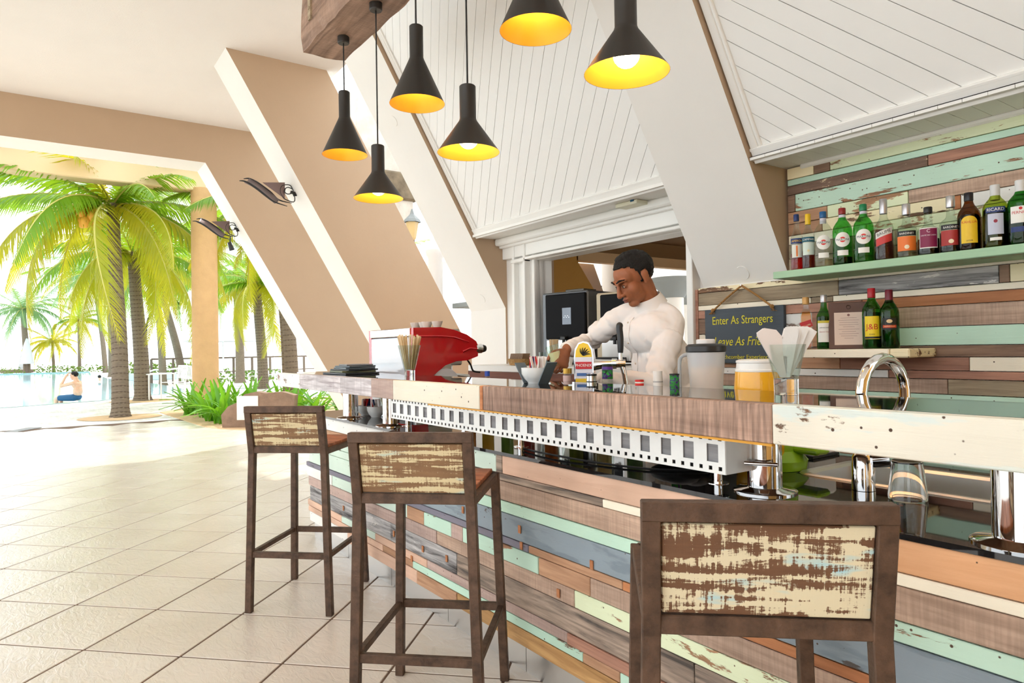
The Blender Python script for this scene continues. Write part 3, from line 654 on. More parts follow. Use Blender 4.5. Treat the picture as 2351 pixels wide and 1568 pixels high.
g = MB(); g.prism([(-11.2, 2.95), (-11.9, 2.5), (-12.6, 2.35), (-16.4, 2.2), (-18.5, 4.0), (-18.5, 7.5), (-11.2, 7.5)], -.03, .008); struct('planting_bed', g, M['sand'], 'sandy planting bed beside the floor')
for x, y, r, lb in ((-15.77, 1.41, .75, 'round sandy tree pit around the nearest palm'), (-21.05, 2.41, .8, 'sandy tree pit around the second palm trunk')):
    g = MB(); g.lathe([(0, .012), (r * .6, .012), (r, .002)], 24, (x, y, 0)); tag(g.build('tree_pit', M['sand']), lb, 'tree pit')
M['greybrick'] = mat('grey brick inlay', (.30, .30, .30), .8)
ink = holder('paving_inlay', 'short grey brick inlay in the paving')
for k in range(6):
    b = MB(); b.box((0, 0, 0), (.10, .22, .012), (0, 0, R(-30))); b.build('brick', M['greybrick'], ink, (-14.1 - k * .09, -.30 + k * .055, .003))

# ------------------------------------------------------------------ orange column and pergola beam
t = thing('orange_column', 'round orange rendered column rising from the green plants', 'column', (-16.1, 3.07, 0))
m = MB(); m.lathe([(.29, 0), (.29, .3), (.27, .35), (.265, 2.5), (.262, 4.85), (.0, 4.85)], 40); m.build('shaft', M['tan'], t)
M['tanlight'] = mat('pale tan render', (.72, .55, .33), .8, bump=.1, bscale=30)
t = thing('pergola_beam', 'tan pergola beam carried by the orange column above the palms', 'beam', (-16.2, 0, 4.79))
m = MB(); m.box((0, -3.2, .23), (.45, 12.6, .46), None, .02); m.build('beam', M['tanlight'], t)
M['dkwood'] = mat('dark pergola timber', (.16, .12, .09), .8)
for y in (-4.6, -3.2, -1.8, -.4, 1.0, 2.4):
    m = MB(); m.box((0, 0, 0), (3.4, .12, .16), None, .01); m.build('rafter', M['dkwood'], t, (-.6, y, .54))

# ------------------------------------------------------------------ palms
M['frond'] = leaf('palm frond', (.06, .20, .012), (.15, .33, .02), (.30, .46, .015), .5)
M['frond2'] = leaf('yellowing palm frond', (.18, .28, .015), (.36, .36, .02), (.66, .56, .02), .5)
M['frond3'] = leaf('blue green palm frond', (.08, .22, .11), (.15, .32, .15), (.24, .40, .10), .45)
M['rachis'] = mat('frond rib', (.50, .46, .12), .5)
M['trunk'] = mat('ringed palm bark', (.20, .155, .11), .9, bump=.6, bscale=8, var=.3, vscale=9, stretch=(1, 1, 6))
M['trunkring'] = mat('dark bark scar', (.11, .08, .055), .9)
M['coco'] = mat('orange coconut', (.85, .42, .06), .45)
def frond_mesh(L, droop, n, seed, mats, wl=.55, hang=.55):
    r = random.Random(seed); m = MB(); pts = []
    for i in range(n + 1):
        t = i / n; pts.append(Vector((L * t * (1 - .18 * t * droop), 0, L * (.32 * t - droop * .62 * t * t))))
    m.mi = 1; m.tube(pts, [.028 * (1 - .85 * i / n) for i in range(n + 1)], 5)
    m.mi = 0
    for i in range(3, n * 4):
        t = i / (n * 4); k = min(int(t * n), n - 1); f = t * n - k
        p = pts[k].lerp(pts[k + 1], f); d = (pts[k + 1] - pts[k]).normalized(); nrm = Vector((0, 1, 0)).cross(d)
        ll = wl * L * .28 * (math.sin(math.pi * min(t * .92 + .08, 1)) ** .6) * (.85 + r.random() * .3) + .05
        for s in (-1, 1):
            dirv = (Vector((0, s, 0)) * .72 + d * (.55 + .35 * t) - Vector((0, 0, 1)) * (hang * (.4 + .6 * r.random()))).normalized()
            tip = dirv * ll - Vector((0, 0, ll * .35 * hang)); mid = dirv * ll * .5
            wv = d * (.017 + .010 * L / 3)
            m.add([p - wv, p + wv, p + mid + wv * .8, p + mid - wv * .8, p + tip], [(0, 1, 2, 3), (3, 2, 4)])
    return m.mesh('frond', mats)
FR = {}
def fronds(key, mat_, L):
    if (key, L) not in FR: FR[(key, L)] = [frond_mesh(L, dr, 16, 10 + i, [mat_, M['rachis']], hang=hg) for i, (dr, hg) in enumerate(((.35, .3), (.7, .55), (1.05, .8), (1.45, .9)))]
    return FR[(key, L)]
def palm(base, crown, label, L=3.2, n=18, r0=.16, r1=.11, mix=('frond', 'frond2'), seed=1, nuts=0, group='coconut palms', low=0.0, rings=40, arc=None):
    r = random.Random(seed); base = Vector(base); crown = Vector(crown)
    t = thing('coconut_palm', label, 'palm', base, 0, group); c = crown - base
    pts = smooth_line([(0, 0, -.02), (c.x * .25, c.y * .25 + .02, c.z * .33), (c.x * .6, c.y * .6, c.z * .68), (c.x, c.y, c.z + .15)], 10)
    N = len(pts); rad = [lerp(r0, r1, min(1, i / N * 1.15)) * (1.28 if i == 0 else 1.12 if i == 1 else 1) for i in range(N)]
    m = MB(); m.tube(pts, rad, 14)
    m.mi = 1
    for k in range(rings):
        f = (k + .5) / rings * (N - 1); i = min(int(f), N - 2); p = pts[i].lerp(pts[i + 1], f - i); rr = lerp(rad[i], rad[i + 1], f - i)
        d = (pts[i + 1] - pts[i]).normalized(); m.tube([p - d * .012, p, p + d * .012], [rr * 1.0, rr * 1.035, rr * 1.0], 12, False)
    m.build('trunk', [M['trunk'], M['trunkring']], t)
    if nuts:
        for k in range(nuts):
            a = r.random() * 6.28; m = MB(); m.ell((0, 0, 0), (.10, .10, .125), None, 12, 8); m.build('coconut', M['coco'], t, c + Vector((math.cos(a) * .14 + .10, math.sin(a) * .14 - .45, -.12 - r.random() * .30)))
    for k in range(n):
        az = 2.399 * k + r.random() * .5
        if arc: az = arc[0] + (arc[1] - arc[0]) * ((k * .618) % 1)
        q = k / max(1, n - 1); el = lerp(1.05, -.75 - low, q ** .8)
        key = mix[1] if (q > .66 or r.random() < .15) else mix[0]
        me = fronds(key, M[key], L)[min(3, int(q * 3 + r.random() * 1.2))]
        o = put('frond', me, t, c + Vector((0, 0, .1))); o.rotation_euler = Euler((r.uniform(-.35, .35), -el * .55, az)); s = r.uniform(.85, 1.1); o.scale = (s, s, s)
    return t
palm((-15.77, 1.41, 0), (-17.1, 1.42, 4.42), 'nearest coconut palm with a ringed trunk and orange coconuts, left of the column', 3.5, 30, .165, .12, seed=4, nuts=11, low=.12)
palm((-21.05, 2.41, 0), (-21.12, 2.22, 3.9), 'second coconut palm, leaning, just right of the nearest palm trunk', 3.4, 26, .21, .14, seed=6, nuts=3, low=.15)
palm((-24.75, 6.6, 0), (-24.78, 6.4, 3.6), 'coconut palm right of the orange column with a short pale trunk', 3.1, 26, .19, .15, seed=8, nuts=2, low=.3)
palm((-16.1, 4.97, 0), (-16.25, 4.7, 4.6), 'palm with a mossy trunk hard by the sloping beam', 2.8, 18, .16, .13, seed=9)
palm((-17.5, 5.25, 0), (-17.4, 4.95, 4.9), 'slim palm trunk beside the mossy palm', 2.6, 12, .10, .08, seed=11)
palm((-69, -.5, -.15), (-69.1, -.75, 5.1), 'far blue green palm at the left picture edge beyond the pool', 4.1, 20, .27, .19, ('frond3', 'frond3'), 12, rings=0)
palm((-70, 1.33, -.15), (-70.1, 1.26, 2.45), 'small yellowish palm far beyond the pool', 2.7, 16, .13, .09, ('frond2', 'frond2'), 13, rings=0)
palm((-68, 3.1, -.15), (-68.1, 3.1, 4.2), 'thin dark-stemmed palm far beyond the pool, right of the small one', 3.2, 15, .14, .10, ('frond', 'frond2'), 14, rings=0)
palm((-52.5, 4.2, -.15), (-52.4, 4.1, 6.2), 'hazy palm standing behind the nearest trunk', 5.0, 22, .2, .14, ('frond3', 'frond'), 15, rings=0)
palm((-37.4, 6.1, -.15), (-37.9, 5.0, 5.0), 'tall pale palm behind the curved lamp post', 3.6, 18, .2, .15, ('frond3', 'frond'), 16, rings=0)
palm((-31, 7.3, 0), (-31, 7.2, 4.4), 'palm far behind and right of the orange column', 3.2, 16, .2, .15, ('frond', 'frond2'), 17, rings=0)
palm((-43, 8.6, 0), (-43, 8.4, 5.8), 'distant blue green palm behind the parasols', 3.6, 16, .22, .16, ('frond3', 'frond3'), 18, rings=0)
palm((-66.5, 4.9, -.15), (-67, 4.0, 8.3), 'tall distant palm left of the nearest trunk', 5.6, 20, .2, .14, ('frond3', 'frond2'), 19, rings=0)
palm((-35.0, 4.85, -.15), (-35, 4.5, 6.0), 'palm whose yellow fronds hang left of the column', 3.9, 22, .17, .12, ('frond', 'frond2'), 21, rings=0)
palm((-24, 10.2, 0), (-24, 10, 4.4), 'palm seen between the two left sloping beams', 3.0, 14, .17, .12, ('frond', 'frond2'), 22, rings=0)

# ------------------------------------------------------------------ strap-leaf plants, rock, plaque
M['strap'] = leaf('strap leaf', (.06, .28, .015), (.16, .42, .025), (.25, .52, .02), .35, .3)
def strap_mesh(L, bend, seed):
    r = random.Random(seed); m = MB(); n = 7; vs = []
    for i in range(n + 1):
        t = i / n; w = .030 * (math.sin(math.pi * (t * .88 + .10)) ** .7) + .002
        x = L * (.28 * t + bend * .75 * t * t); z = L * (1.0 * t - bend * .85 * t * t)
        vs += [(x, -w, z + .006), (x + .004, 0, z - .004), (x, w, z + .006)]
    for i in range(n):
        for k in range(2): a = i * 3 + k; m.add([], []); m.f.append((a, a + 1, a + 4, a + 3)); m.m.append(0); m.sm.append(True)
    m.v = [tuple(v) for v in vs]; return m.mesh('leaf', M['strap'])
SM = [strap_mesh(.62, b, i) for i, b in enumerate((.15, .4, .65, .9))]
spots = [(-12.9, 2.75), (-13.5, 2.70), (-14.3, 2.75), (-15.2, 2.6), (-13.3, 3.35), (-14.2, 3.45), (-15.0, 3.4), (-12.5, 3.85), (-13.3, 4.2), (-14.3, 4.2), (-11.75, 4.0), (-12.0, 5.3), (-12.8, 4.9)]
names = ['strap-leaved plant at the left front corner of the bed', 'bright strap-leaved plant spilling toward the floor', 'strap-leaved plant left of the column foot', 'outermost strap-leaved plant by the deck', 'strap-leaved plant in the second row behind the rock', 'strap-leaved plant right at the column foot', 'strap-leaved plant behind the column foot', 'strap-leaved plant directly behind the rock', 'strap-leaved plant between rock and mossy palm', 'strap-leaved plant deep in the bed', 'strap-leaved plant right of the rock below the bar top', 'strap-leaved plant nearest the raking beam', 'strap-leaved plant at the foot of the mossy palm']
r = random.Random(5)
for (x, y), lb in zip(spots, names):
    t = thing('strap_leaf_plant', lb, 'plant', (x, y, 0), r.random() * 6, 'strap-leaved plants in the bed')
    for k in range(23):
        o = put('leaf', SM[min(3, int(k / 23 * 3.4 + r.random()))], t, (r.uniform(-.12, .12), r.uniform(-.12, .12), 0)); o.rotation_euler = (0, 0, k * 2.4 + r.random()); s = r.uniform(1.0, 1.45); o.scale = (s, s, s)
M['rock'] = mat('brown stone', (.30, .20, .14), .85, bump=.6, bscale=14, var=.25, vscale=9)
t = thing('name_rock', 'brown rock slab with a blank white plaque beside the plants', 'rock', (-11.85, 3.1, 0), R(54))
rk = [(-.60, 0), (-.62, .22), (-.50, .36), (-.36, .42), (-.22, .56), (-.02, .60), (.14, .57), (.40, .59), (.62, .53), (.60, .3), (.66, 0)]
m = MB(); m.prism([(x, z) for x, z in rk], -.09, .09, Matrix.Rotation(R(90), 4, 'X')); m.build('stone', M['rock'], t)
m = MB(); m.box((-.17, -.098, .33), (.36, .012, .40), None, .003); m.build('plaque', M['white'], t)
for k, (dx, dy, rr) in enumerate(((.7, .15, .12), (-.68, .1, .1), (.2, .25, .09))):
    pass

# ------------------------------------------------------------------ poolside furniture in the distance
M['whitemetal'] = mat('white enamelled metal', (.85, .85, .84), .4)
def terrace_chair():
    t = thing('terrace_chair', '', 'chair')
    for sx in (-1, 1):
        for sy in (-1, 1):
            m = MB(); m.cyl((sx * .24, sy * .23, 0), (sx * .24, sy * .23, .44), .016, None, 8); m.build('leg', M['whitemetal'], t)
        m = MB(); m.tube([(sx * .24, .23, .44), (sx * .24, .27, .7), (sx * .24, .30, .92)], .016, 8); m.build('back_post', M['whitemetal'], t)
    for k in range(6):
        m = MB(); m.box((0, -.2 + k * .08, .45), (.48, .06, .016)); m.build('seat_slat', M['whitemetal'], t)
    for k in range(7):
        m = MB(); m.bar((-.2 + k * .066, .26, .55), (-.2 + k * .066, .30, .9), .018, .018); m.build('back_slat', M['whitemetal'], t)
    m = MB(); m.cyl((-.24, .30, .92), (.24, .30, .92), .016, None, 8); m.build('top_rail', M['whitemetal'], t)
    return t
ch0 = terrace_chair()
cl = [((-20.9, 3.75), 200, 'white slatted terrace chair closest to the plants'), ((-21.9, 3.3), 20, 'white slatted terrace chair left of the closest one'), ((-24.2, 4.9), 120, 'white terrace chair behind the plants, left of the column'), ((-29.5, 7.6), 40, 'far white terrace chair right of the column'), ((-30.5, 8.4), 160, 'white terrace chair farther right by the palm trunk'), ((-28.2, 8.5), 250, 'white terrace chair below the far parasol'), ((-27.0, 8.1), 10, 'white terrace chair in front of the far fence')]
for i, ((x, y), a, lb) in enumerate(cl):
    if i == 0: ch0.location = (x, y, -.004); ch0.rotation_euler = (0, 0, R(a)); tag(ch0, lb, None, 'white terrace chairs')
    else: dup(ch0, (x, y, -.15 if x < -26 else -.004), R(a), lb, 'white terrace chairs')
t = thing('terrace_table', 'white square terrace table between the white chairs', 'table', (-21.3, 2.75, -.004), R(20))
m = MB(); m.box((0, 0, .72), (.8, .8, .03), None, .005); m.build('table_top', M['whitemetal'], t)
for sx in (-1, 1):
    for sy in (-1, 1): m = MB(); m.cyl((sx * .35, sy * .35, 0), (sx * .35, sy * .35, .71), .02, None, 8); m.build('leg', M['whitemetal'], t)
M['canvas'] = mat('white canvas', (.86, .86, .86), .8)
M['canvasg'] = mat('grey canvas', (.55, .57, .60), .8)
for x, y, z, rr, mt, lb in ((-42.7, 5.1, 2.3, 1.7, 'canvas', 'open white parasol behind the curved lamp post'), (-36.1, 7.7, 2.0, 1.9, 'canvasg', 'open grey parasol just right of the orange column'), (-41, 11.5, 2.4, 2.0, 'canvas', 'open white parasol right of the grey one')):
    t = thing('parasol', lb, 'parasol', (x, y, -.15), 0, 'open parasols')
    m = MB(); m.cyl((0, 0, 0), (0, 0, z + .5), .04, None, 8); m.build('pole', M['whitemetal'], t)
    m = MB(); m.lathe([(rr, z), (rr * .5, z + .33), (.05, z + .62), (0, z + .64)], 8, smooth=False); m.build('canopy', M[mt], t)
t = thing('closed_parasol', 'closed grey parasol at the far pool edge on the left', 'parasol', (-68.6, -.49, -.15)); t.scale = (1.22,) * 3
m = MB(); m.cyl((0, 0, 0), (0, 0, 2.6), .05, None, 8); m.build('pole', M['dkwood'], t)
m = MB(); m.lathe([(.42, .7), (.36, 1.0), (.22, 1.9), (.06, 2.4), (0, 2.45)], 10); m.build('canopy', M['canvasg'], t)
t = thing('lamp_post', 'slim dark curved lamp post arching over beside the second palm', 'lamp post', (-39.5, 4.7, -.15)); t.scale = (1.45, 1.45, 1.30)
m = MB(); m.tube(smooth_line([(0, 0, 0), (.02, 0, 1.9), (.0, .12, 2.6), (.2, .42, 3.1), (.5, .75, 3.27), (.55, .95, 3.2)], 6), .035, 8); m.build('pole', M['black'], t)
m = MB(); m.lathe([(0, 0), (.05, .02), (.07, .18), (.12, .22), (.03, .32), (0, .33)], 10, (.55, .95, 2.85)); m.build('lantern', M['black'], t)
# pool rail, hedges, fence
t = thing('pool_rail', 'white curved hand rail of the pool steps', 'rail', (-36, 5.0, -.05))
for dx in (0, .5):
    m = MB(); m.tube(smooth_line([(dx, -.95, 0), (dx, -.6, .55), (dx, .2, .6), (dx, .75, .6), (dx, .8, 0)], 6), .035, 8); m.build('rail', M['whitemetal'], t)
M['hedge'] = leaf('hedge leaf', (.05, .15, .02), (.14, .22, .02), (.2, .28, .03), .35)
def hedge(c, d, label, n=700, seed=2):
    r = random.Random(seed); m = MB()
    for k in range(n):
        a, b2, h = r.uniform(-1, 1), r.uniform(-1, 1), r.random()
        p = Vector((c[0] + a * d[0], c[1] + b2 * d[1], c[2] + h * d[2] * (1 - .5 * (a * a))))
        u = Vector((r.uniform(-1, 1), r.uniform(-1, 1), r.uniform(-.3, 1))).normalized() * d[2] * .32; v = u.cross(Vector((r.random(), r.random(), .3))).normalized() * d[2] * .10
        m.add([p - v * .5, p + u * .5 + v, p + u, p + u * .5 - v], [(0, 1, 2, 3)])
    o = m.build('hedge', M['hedge']); return tag(o, label, 'hedge')
hedge((-46, 6.2, -.1), (1.2, 2.3, .8), 'low bright green hedge on the pool island')
hedge((-67, 2.6, -.1), (.8, 2.6, .65), 'low hedge along the far pool edge', 400, 3)
hedge((-33.5, 8.0, -.1), (1.5, 2.4, .6), 'low hedge right of the orange column', 400, 4)
hedge((-68, -1.9, -.1), (.6, 1.2, .5), 'small shrub below the far left palm', 200, 5)
t = thing('garden_wall', 'low pale blue wall in front of the bright hedge', 'wall', (-42.9, 5.6, -.15))
m = MB(); m.box((0, 0, .2), (.25, 3.2, .40), None, .03); o = m.build('rim', mat('pale blue render', (.55, .72, .78), .6), t); 
t = thing('terrace_fence', 'white-railed timber fence behind the distant chairs', 'fence', (-40, 9.5, -.15))
for k in range(14):
    m = MB(); m.box((0, 0, .6), (.1, .1, 1.2)); m.build('post', M['dkwood'], t, (k * -.15 + 4, -5 + k * .95, 0))
m = MB(); m.bar((4, -5, 1.2), (2.05, 7.4, 1.2), .08, .08); m.build('top_rail', M['dkwood'], t)
m = MB(); m.bar((4, -5, .5), (2.05, 7.4, .5), .05, .05); m.build('mid_rail', M['dkwood'], t)
# small sail at the far pool edge
t = thing('sail_boat', 'small boat with a dark furled sail beyond the far pool edge', 'boat', (-73, -1.2, -.1))
m = MB(); m.prism([(-1.2, 0), (1.1, 0), (1.4, .3), (-1.4, .3)], -.3, .3, Matrix.Rotation(R(90), 4, 'X')); m.build('hull', M['dkwood'], t, None, (0, 0, R(60)))
m = MB(); m.add([(0, 0, .3), (.1, .9, .35), (.05, .5, 2.0), (0, .35, 2.2)], [(0, 1, 2, 3)]); m.add([(.03, 0, .3), (.13, .9, .35), (.08, .5, 2.0), (.03, .35, 2.2)], [(3, 2, 1, 0)]); m.build('sail', M['canvasg'], t)
# ------------------------------------------------------------------ reclaimed board cladding of the back wall
wc = holder('wall_cladding', 'multicoloured reclaimed board cladding behind the bar'); wc.location = (-1.0, 3.4, 1.2); winv = -wc.location
WY = 3.374
wrows = [
 (2.130, 2.192, [(-2.175, 'creamworn'), (-2.02, 'dkbrown'), (-1.93, 'yellow'), (.75, '')]),
 (2.096, 2.130, [(-2.175, 'mint'), (-.9, 'mint'), (.75, '')]),
 (2.045, 2.096, [(-2.175, 'chip'), (-1.46, 'red'), (.75, '')]),
 (1.952, 2.045, [(-2.175, 'dkbrown'), (-2.13, 'mintworn'), (.75, '')]),
 (1.888, 1.952, [(-2.175, 'tanw'), (-1.95, 'yellow'), (-1.55, 'brown'), (.75, '')]),
 (1.825, 1.888, [(-2.175, 'tanw'), (-1.98, 'creamworn'), (-1.36, 'rust'), (-1.33, 'white'), (.75, '')]),
 (1.775, 1.825, [(-2.175, 'cream'), (-1.75, 'yellow'), (.75, '')]),
 (1.700, 1.775, [(-2.175, 'olive'), (-1.6, 'yellow'), (-1.25, 'brown'), (-1.02, 'mint'), (.75, '')]),
 (1.592, 1.700, [(-2.175, 'olive'), (-1.72, 'dkbrown'), (-1.3, 'olive'), (.75, '')]),
 (1.560, 1.592, [(-2.80, 'creamworn'), (-1.9, 'cream'), (.75, '')]),
 (1.483, 1.560, [(-2.80, 'olive'), (-1.90, 'ash'), (-1.19, 'dkbrown'), (-1.15, 'creamworn'), (.75, '')]),
 (1.452, 1.483, [(-2.80, 'cream'), (-2.05, 'olive'), (-1.93, 'cream'), (.75, '')]),
 (1.402, 1.452, [(-2.80, 'red'), (-1.78, 'rust'), (.75, '')]),
 (1.306, 1.402, [(-2.80, 'dkbrown'), (-2.2, 'white'), (-2.05, 'red'), (-1.72, 'brown'), (-.9, 'olive'), (.75, '')]),
 (1.220, 1.306, [(-2.80, 'cream'), (-2.3, 'tanw'), (-1.66, 'mint'), (.75, '')]),
 (1.167, 1.220, [(-2.80, 'rust'), (-2.1, 'dkbrown'), (.75, '')]),
 (1.105, 1.167, [(-2.80, 'tanw'), (-1.9, 'red'), (-1.31, 'cream'), (.75, '')]),
 (1.067, 1.105, [(-2.80, 'white'), (-1.66, 'red'), (.75, '')]),
 (.998, 1.067, [(-2.80, 'brown'), (-1.40, 'olive'), (.75, '')]),
 (.915, .998, [(-2.80, 'mint'), (.75, '')]),
 (.855, .915, [(-2.80, 'dkbrown'), (.75, '')]),
 (.790, .855, [(-2.80, 'white'), (-1.2, 'pale'), (.75, '')]),
 (.69, .790, [(-2.80, 'brown'), (.75, '')]), (.60, .69, [(-2.80, 'mintworn'), (.75, '')]), (.48, .60, [(-2.80, 'mauve'), (.75, '')]), (.36, .48, [(-2.80, 'slate'), (.75, '')]), (.24, .36, [(-2.80, 'tanw'), (.75, '')]), (.12, .24, [(-2.80, 'brown'), (.75, '')]), (.0, .12, [(-2.80, 'mauve'), (.75, '')]),
]
for z0, z1, cuts in wrows:
    for (xa, ma), (xb, _) in zip(cuts, cuts[1:]): plank(xa, xb, z0, z1, WY, M['b_' + ma], wc, winv)
b = MB(); b.box((0, 0, 0), (.022, .035, 1.58), None, .002); b.build('edge_board', M['b_red'], wc, Vector((-2.812, WY + .012, .795)) + winv)

# ------------------------------------------------------------------ shelves
M['b_shelf'] = boards('mint shelf with orange wear', srgb(214, 166, 126), srgb(176, 212, 176), .80, chip=7, specks=.03)
t = thing('upper_shelf', 'long mint green wooden shelf carrying a row of liquor bottles', 'shelf', (-2.1, 3.37, 1.572))
b = MB(); b.box((0, 0, 0), (2.85, .262, .036), None, .003); b.build('board', M['b_shelf'], t, (1.43, -.134, .018))
t = thing('lower_shelf', 'short cream wooden shelf above the tap with four bottles', 'shelf', (-1.8, 3.37, 1.168))
b = MB(); b.box((0, 0, 0), (.46, .26, .040), None, .003); b.build('board', M['b_cream'], t, (.043, -.133, .021))
b = MB(); b.box((0, 0, 0), (.085, .255, .040), None, .006); b.build('end_block', M['b_creamworn'], t, (.317, -.131, .021))

# ------------------------------------------------------------------ bottles
def gl(name, c): return glass(name, c, ior=1.45, thin=True)
G = {'clear': gl('clear bottle glass', (.86, .90, .87)), 'green': gl('green bottle glass', (.22, .66, .20)), 'dkgreen': gl('deep green bottle glass', (.12, .45, .10)), 'olive': gl('olive bottle glass', (.62, .70, .18)), 'brown': gl('brown bottle glass', (.35, .16, .05)), 'amber': gl('amber spirit', (.95, .55, .10)),
     'red': gl('red liquor', (.85, .05, .06)), 'dkred': gl('dark red liquor', (.45, .03, .05)), 'black': gl('dark liquor', (.06, .03, .03)), 'pale': gl('pale vermouth', (.9, .86, .72)), 'navy': gl('dark blue liquor', (.12, .12, .22)), 'plum': gl('plum liquor', (.35, .10, .14)), 'none': None}
_pc = {}
def flat(c, rough=.45, metal=0.0):
    k = (c, rough, metal)
    if k not in _pc: _pc[k] = mat('printed colour %d' % len(_pc), srgb(*c), rough, metal)
    return _pc[k]
_lastp = {}
def wrap_text(body, size, r, m, par, z, shear=0, squeeze=1.0, tilt=0.0, name='lettering'):
    me = text_mesh(body, size, shear, .0, squeeze=squeeze); me.materials.clear(); me.materials.append(m)
    ct, st = math.cos(tilt), math.sin(tilt)
    for v in me.vertices:
        x, y = v.co.x * ct - v.co.y * st, v.co.x * st + v.co.y * ct
        a = x / r; v.co = (r * math.sin(a), -r * math.cos(a), z + y)
    return put(name, me, _lastp.get(par.name, par))
def patch(par, r, z0, z1, half, m, name='label', n=12, tilt=0.0, oval=False):
    b = MB(); vs = []; fs = []
    if oval:
        zc = (z0 + z1) / 2; hz = (z1 - z0) / 2; N = 28
        vs.append((0, -r, zc)); Q = 5
        for j in range(1, Q + 1):
            for k in range(N):
                th = 2 * math.pi * k / N; a = half * j / Q * math.cos(th); vs.append((r * math.sin(a), -r * math.cos(a), zc + hz * j / Q * math.sin(th)))
        fs = [(0, 1 + k, 1 + (k + 1) % N) for k in range(N)] + [(1 + j * N + k, 1 + (j + 1) * N + k, 1 + (j + 1) * N + (k + 1) % N, 1 + j * N + (k + 1) % N) for j in range(Q - 1) for k in range(N)]
    else:
        for k in range(n + 1):
            a = -half + 2 * half * k / n; dz = tilt * a * r
            vs += [(r * math.sin(a), -r * math.cos(a), z0 + dz), (r * math.sin(a), -r * math.cos(a), z1 + dz)]
        fs = [(2 * k, 2 * k + 2, 2 * k + 3, 2 * k + 1) for k in range(n)]
    b.add(vs, fs, None, True); o = b.build(name, m, par); _lastp[par.name] = o if name in ('label', 'name_band') else _lastp.get(par.name, o); return o
def bottle(loc, label, h, r, gk, liq, level, cap, capm=0.0, caph=.16, sh=(.52, .72), nr=.0135, square=False, group='bottles on the upper shelf', face=None, name='bottle'):
    t = thing(name, label, 'bottle', loc, 0, group)
    if face is None: face = math.atan2(-loc[0], -(-loc[1]))        # turn the front label towards the room
    t.rotation_euler = (0, 0, face)
    s0, s1 = sh[0] * h, sh[1] * h
    prof = [(0, .006), (r * .75, .001), (r * .94, .002), (r, .010), (r, s0), (r * .985, lerp(s0, s1, .22)), (r * .90, lerp(s0, s1, .48)), (r * .68, lerp(s0, s1, .74)), (lerp(nr, r, .22), lerp(s0, s1, .92)), (nr * 1.12, s1 + .006), (nr, lerp(s1, h, .35)), (nr, h * .985), (nr * .9, h * .99), (0, h * .99)]
    n = 4 if square else 28
    b = MB()
    if square:
        R45 = Matrix.Rotation(R(45), 4, 'Z'); pf = [(q * (1.25 if q > nr * 1.4 else 1.1), z) for q, z in prof]; b.lathe(pf, 4, (0, 0, 0), R45, False)
    else: b.lathe(prof, n)
    b.build('glass', G[gk], t)
    if liq:
        rr = r - .003; b = MB(); lv = level * h
        lp = [(0, .007), (rr, .007), (rr, min(lv, s0))]
        if lv > s0: lp += [(lerp(rr, nr, (lv - s0) / max(.001, s1 - s0)), lv)]
        lp += [(0, lv)]
        if square: b.lathe([(q * 1.22, z) for q, z in lp], 4, (0, 0, 0), Matrix.Rotation(R(45), 4, 'Z'), False)
        else: b.lathe(lp, n)
        b.build('liquor', G[liq], t)
    b = MB(); c0 = h * (1 - caph); b.lathe([(nr * 1.08, c0), (nr * 1.12, c0 + .002), (nr * 1.12, h - .002), (nr * 1.0, h), (0, h)], 20); b.build('cap', flat(cap, .35, capm), t)
    return t
Z1 = 1.609; YB = 3.18
WT, BK, RD, YL, NV, TL = (242, 240, 232), (28, 26, 26), (200, 34, 36), (238, 196, 40), (30, 52, 110), (16, 92, 110)
t = bottle((-2.005, YB, Z1), 'slim clear bottle with blue band and red liquor, first on the left', .287, .032, 'clear', 'red', .30, NV, 0, .12, (.45, .72), .012)
patch(t, .0326, .135, .162, 1.0, flat(NV)); wrap_text('APEROL', .0150, .0332, flat(YL), t, .148); patch(t, .0326, .065, .13, .8, flat((226, 226, 214))); patch(t, .0330, .07, .125, .12, flat((226, 120, 40)), 'stripe')
t = bottle((-1.942, YB, Z1), 'slim clear bottle with yellow cap and teal band, second from the left', .278, .032, 'clear', 'dkred', .34, YL, 0, .19, (.5, .74), .012)
patch(t, .0326, .135, .160, 1.1, flat(TL)); wrap_text('CAMPARI', .0138, .0332, flat(WT), t, .147); patch(t, .0326, .07, .132, .9, flat((214, 226, 214))); wrap_text('*', .03, .0333, flat(YL), t, .085)
def vermouth(x, gk, liq, cap, label, lv):
    t = bottle((x, YB, Z1), label, .276, .044, gk, liq, lv, cap, 0, .11, (.56, .80), .0145)
    patch(t, .0446, .085, .155, .78, flat(WT), 'label', oval=True); patch(t, .0449, .107, .133, .29, flat((222, 40, 38)), 'red_disc', oval=True); patch(t, .0452, .1145, .1255, .72, flat((236, 234, 228)), 'name_band'); wrap_text('MARTINI', .0145, .0456, flat(BK), t, .1195, squeeze=1.05)
    patch(t, .0446, .045, .07, .55, flat(WT), 'lower_label'); patch(t, .0158, .215, .243, 1.2, flat((206, 204, 214)), 'neck_label'); return t
vermouth(-1.862, 'clear', 'pale', (30, 96, 150), 'clear bottle with a round white label and blue cap', .14)
vermouth(-1.765, 'green', 'black', (150, 38, 40), 'green bottle with a round white label and dark red cap', .14)
vermouth(-1.664, 'green', 'pale', (20, 130, 80), 'green bottle with a round white label and green cap', .12)
t = bottle((-1.571, YB, Z1), 'clear bottle of red liqueur with slanted label and tall silver cap', .283, .041, 'clear', 'dkred', .50, (196, 196, 200), .8, .24, (.46, .68), .0145)
patch(t, .0416, .075, .125, .85, flat((206, 60, 56)), tilt=.35); patch(t, .0419, .110, .138, .9, flat((226, 222, 214)), 'name_band', tilt=.35); wrap_text('BAUME', .020, .0424, flat(BK), t, .124, tilt=.33)
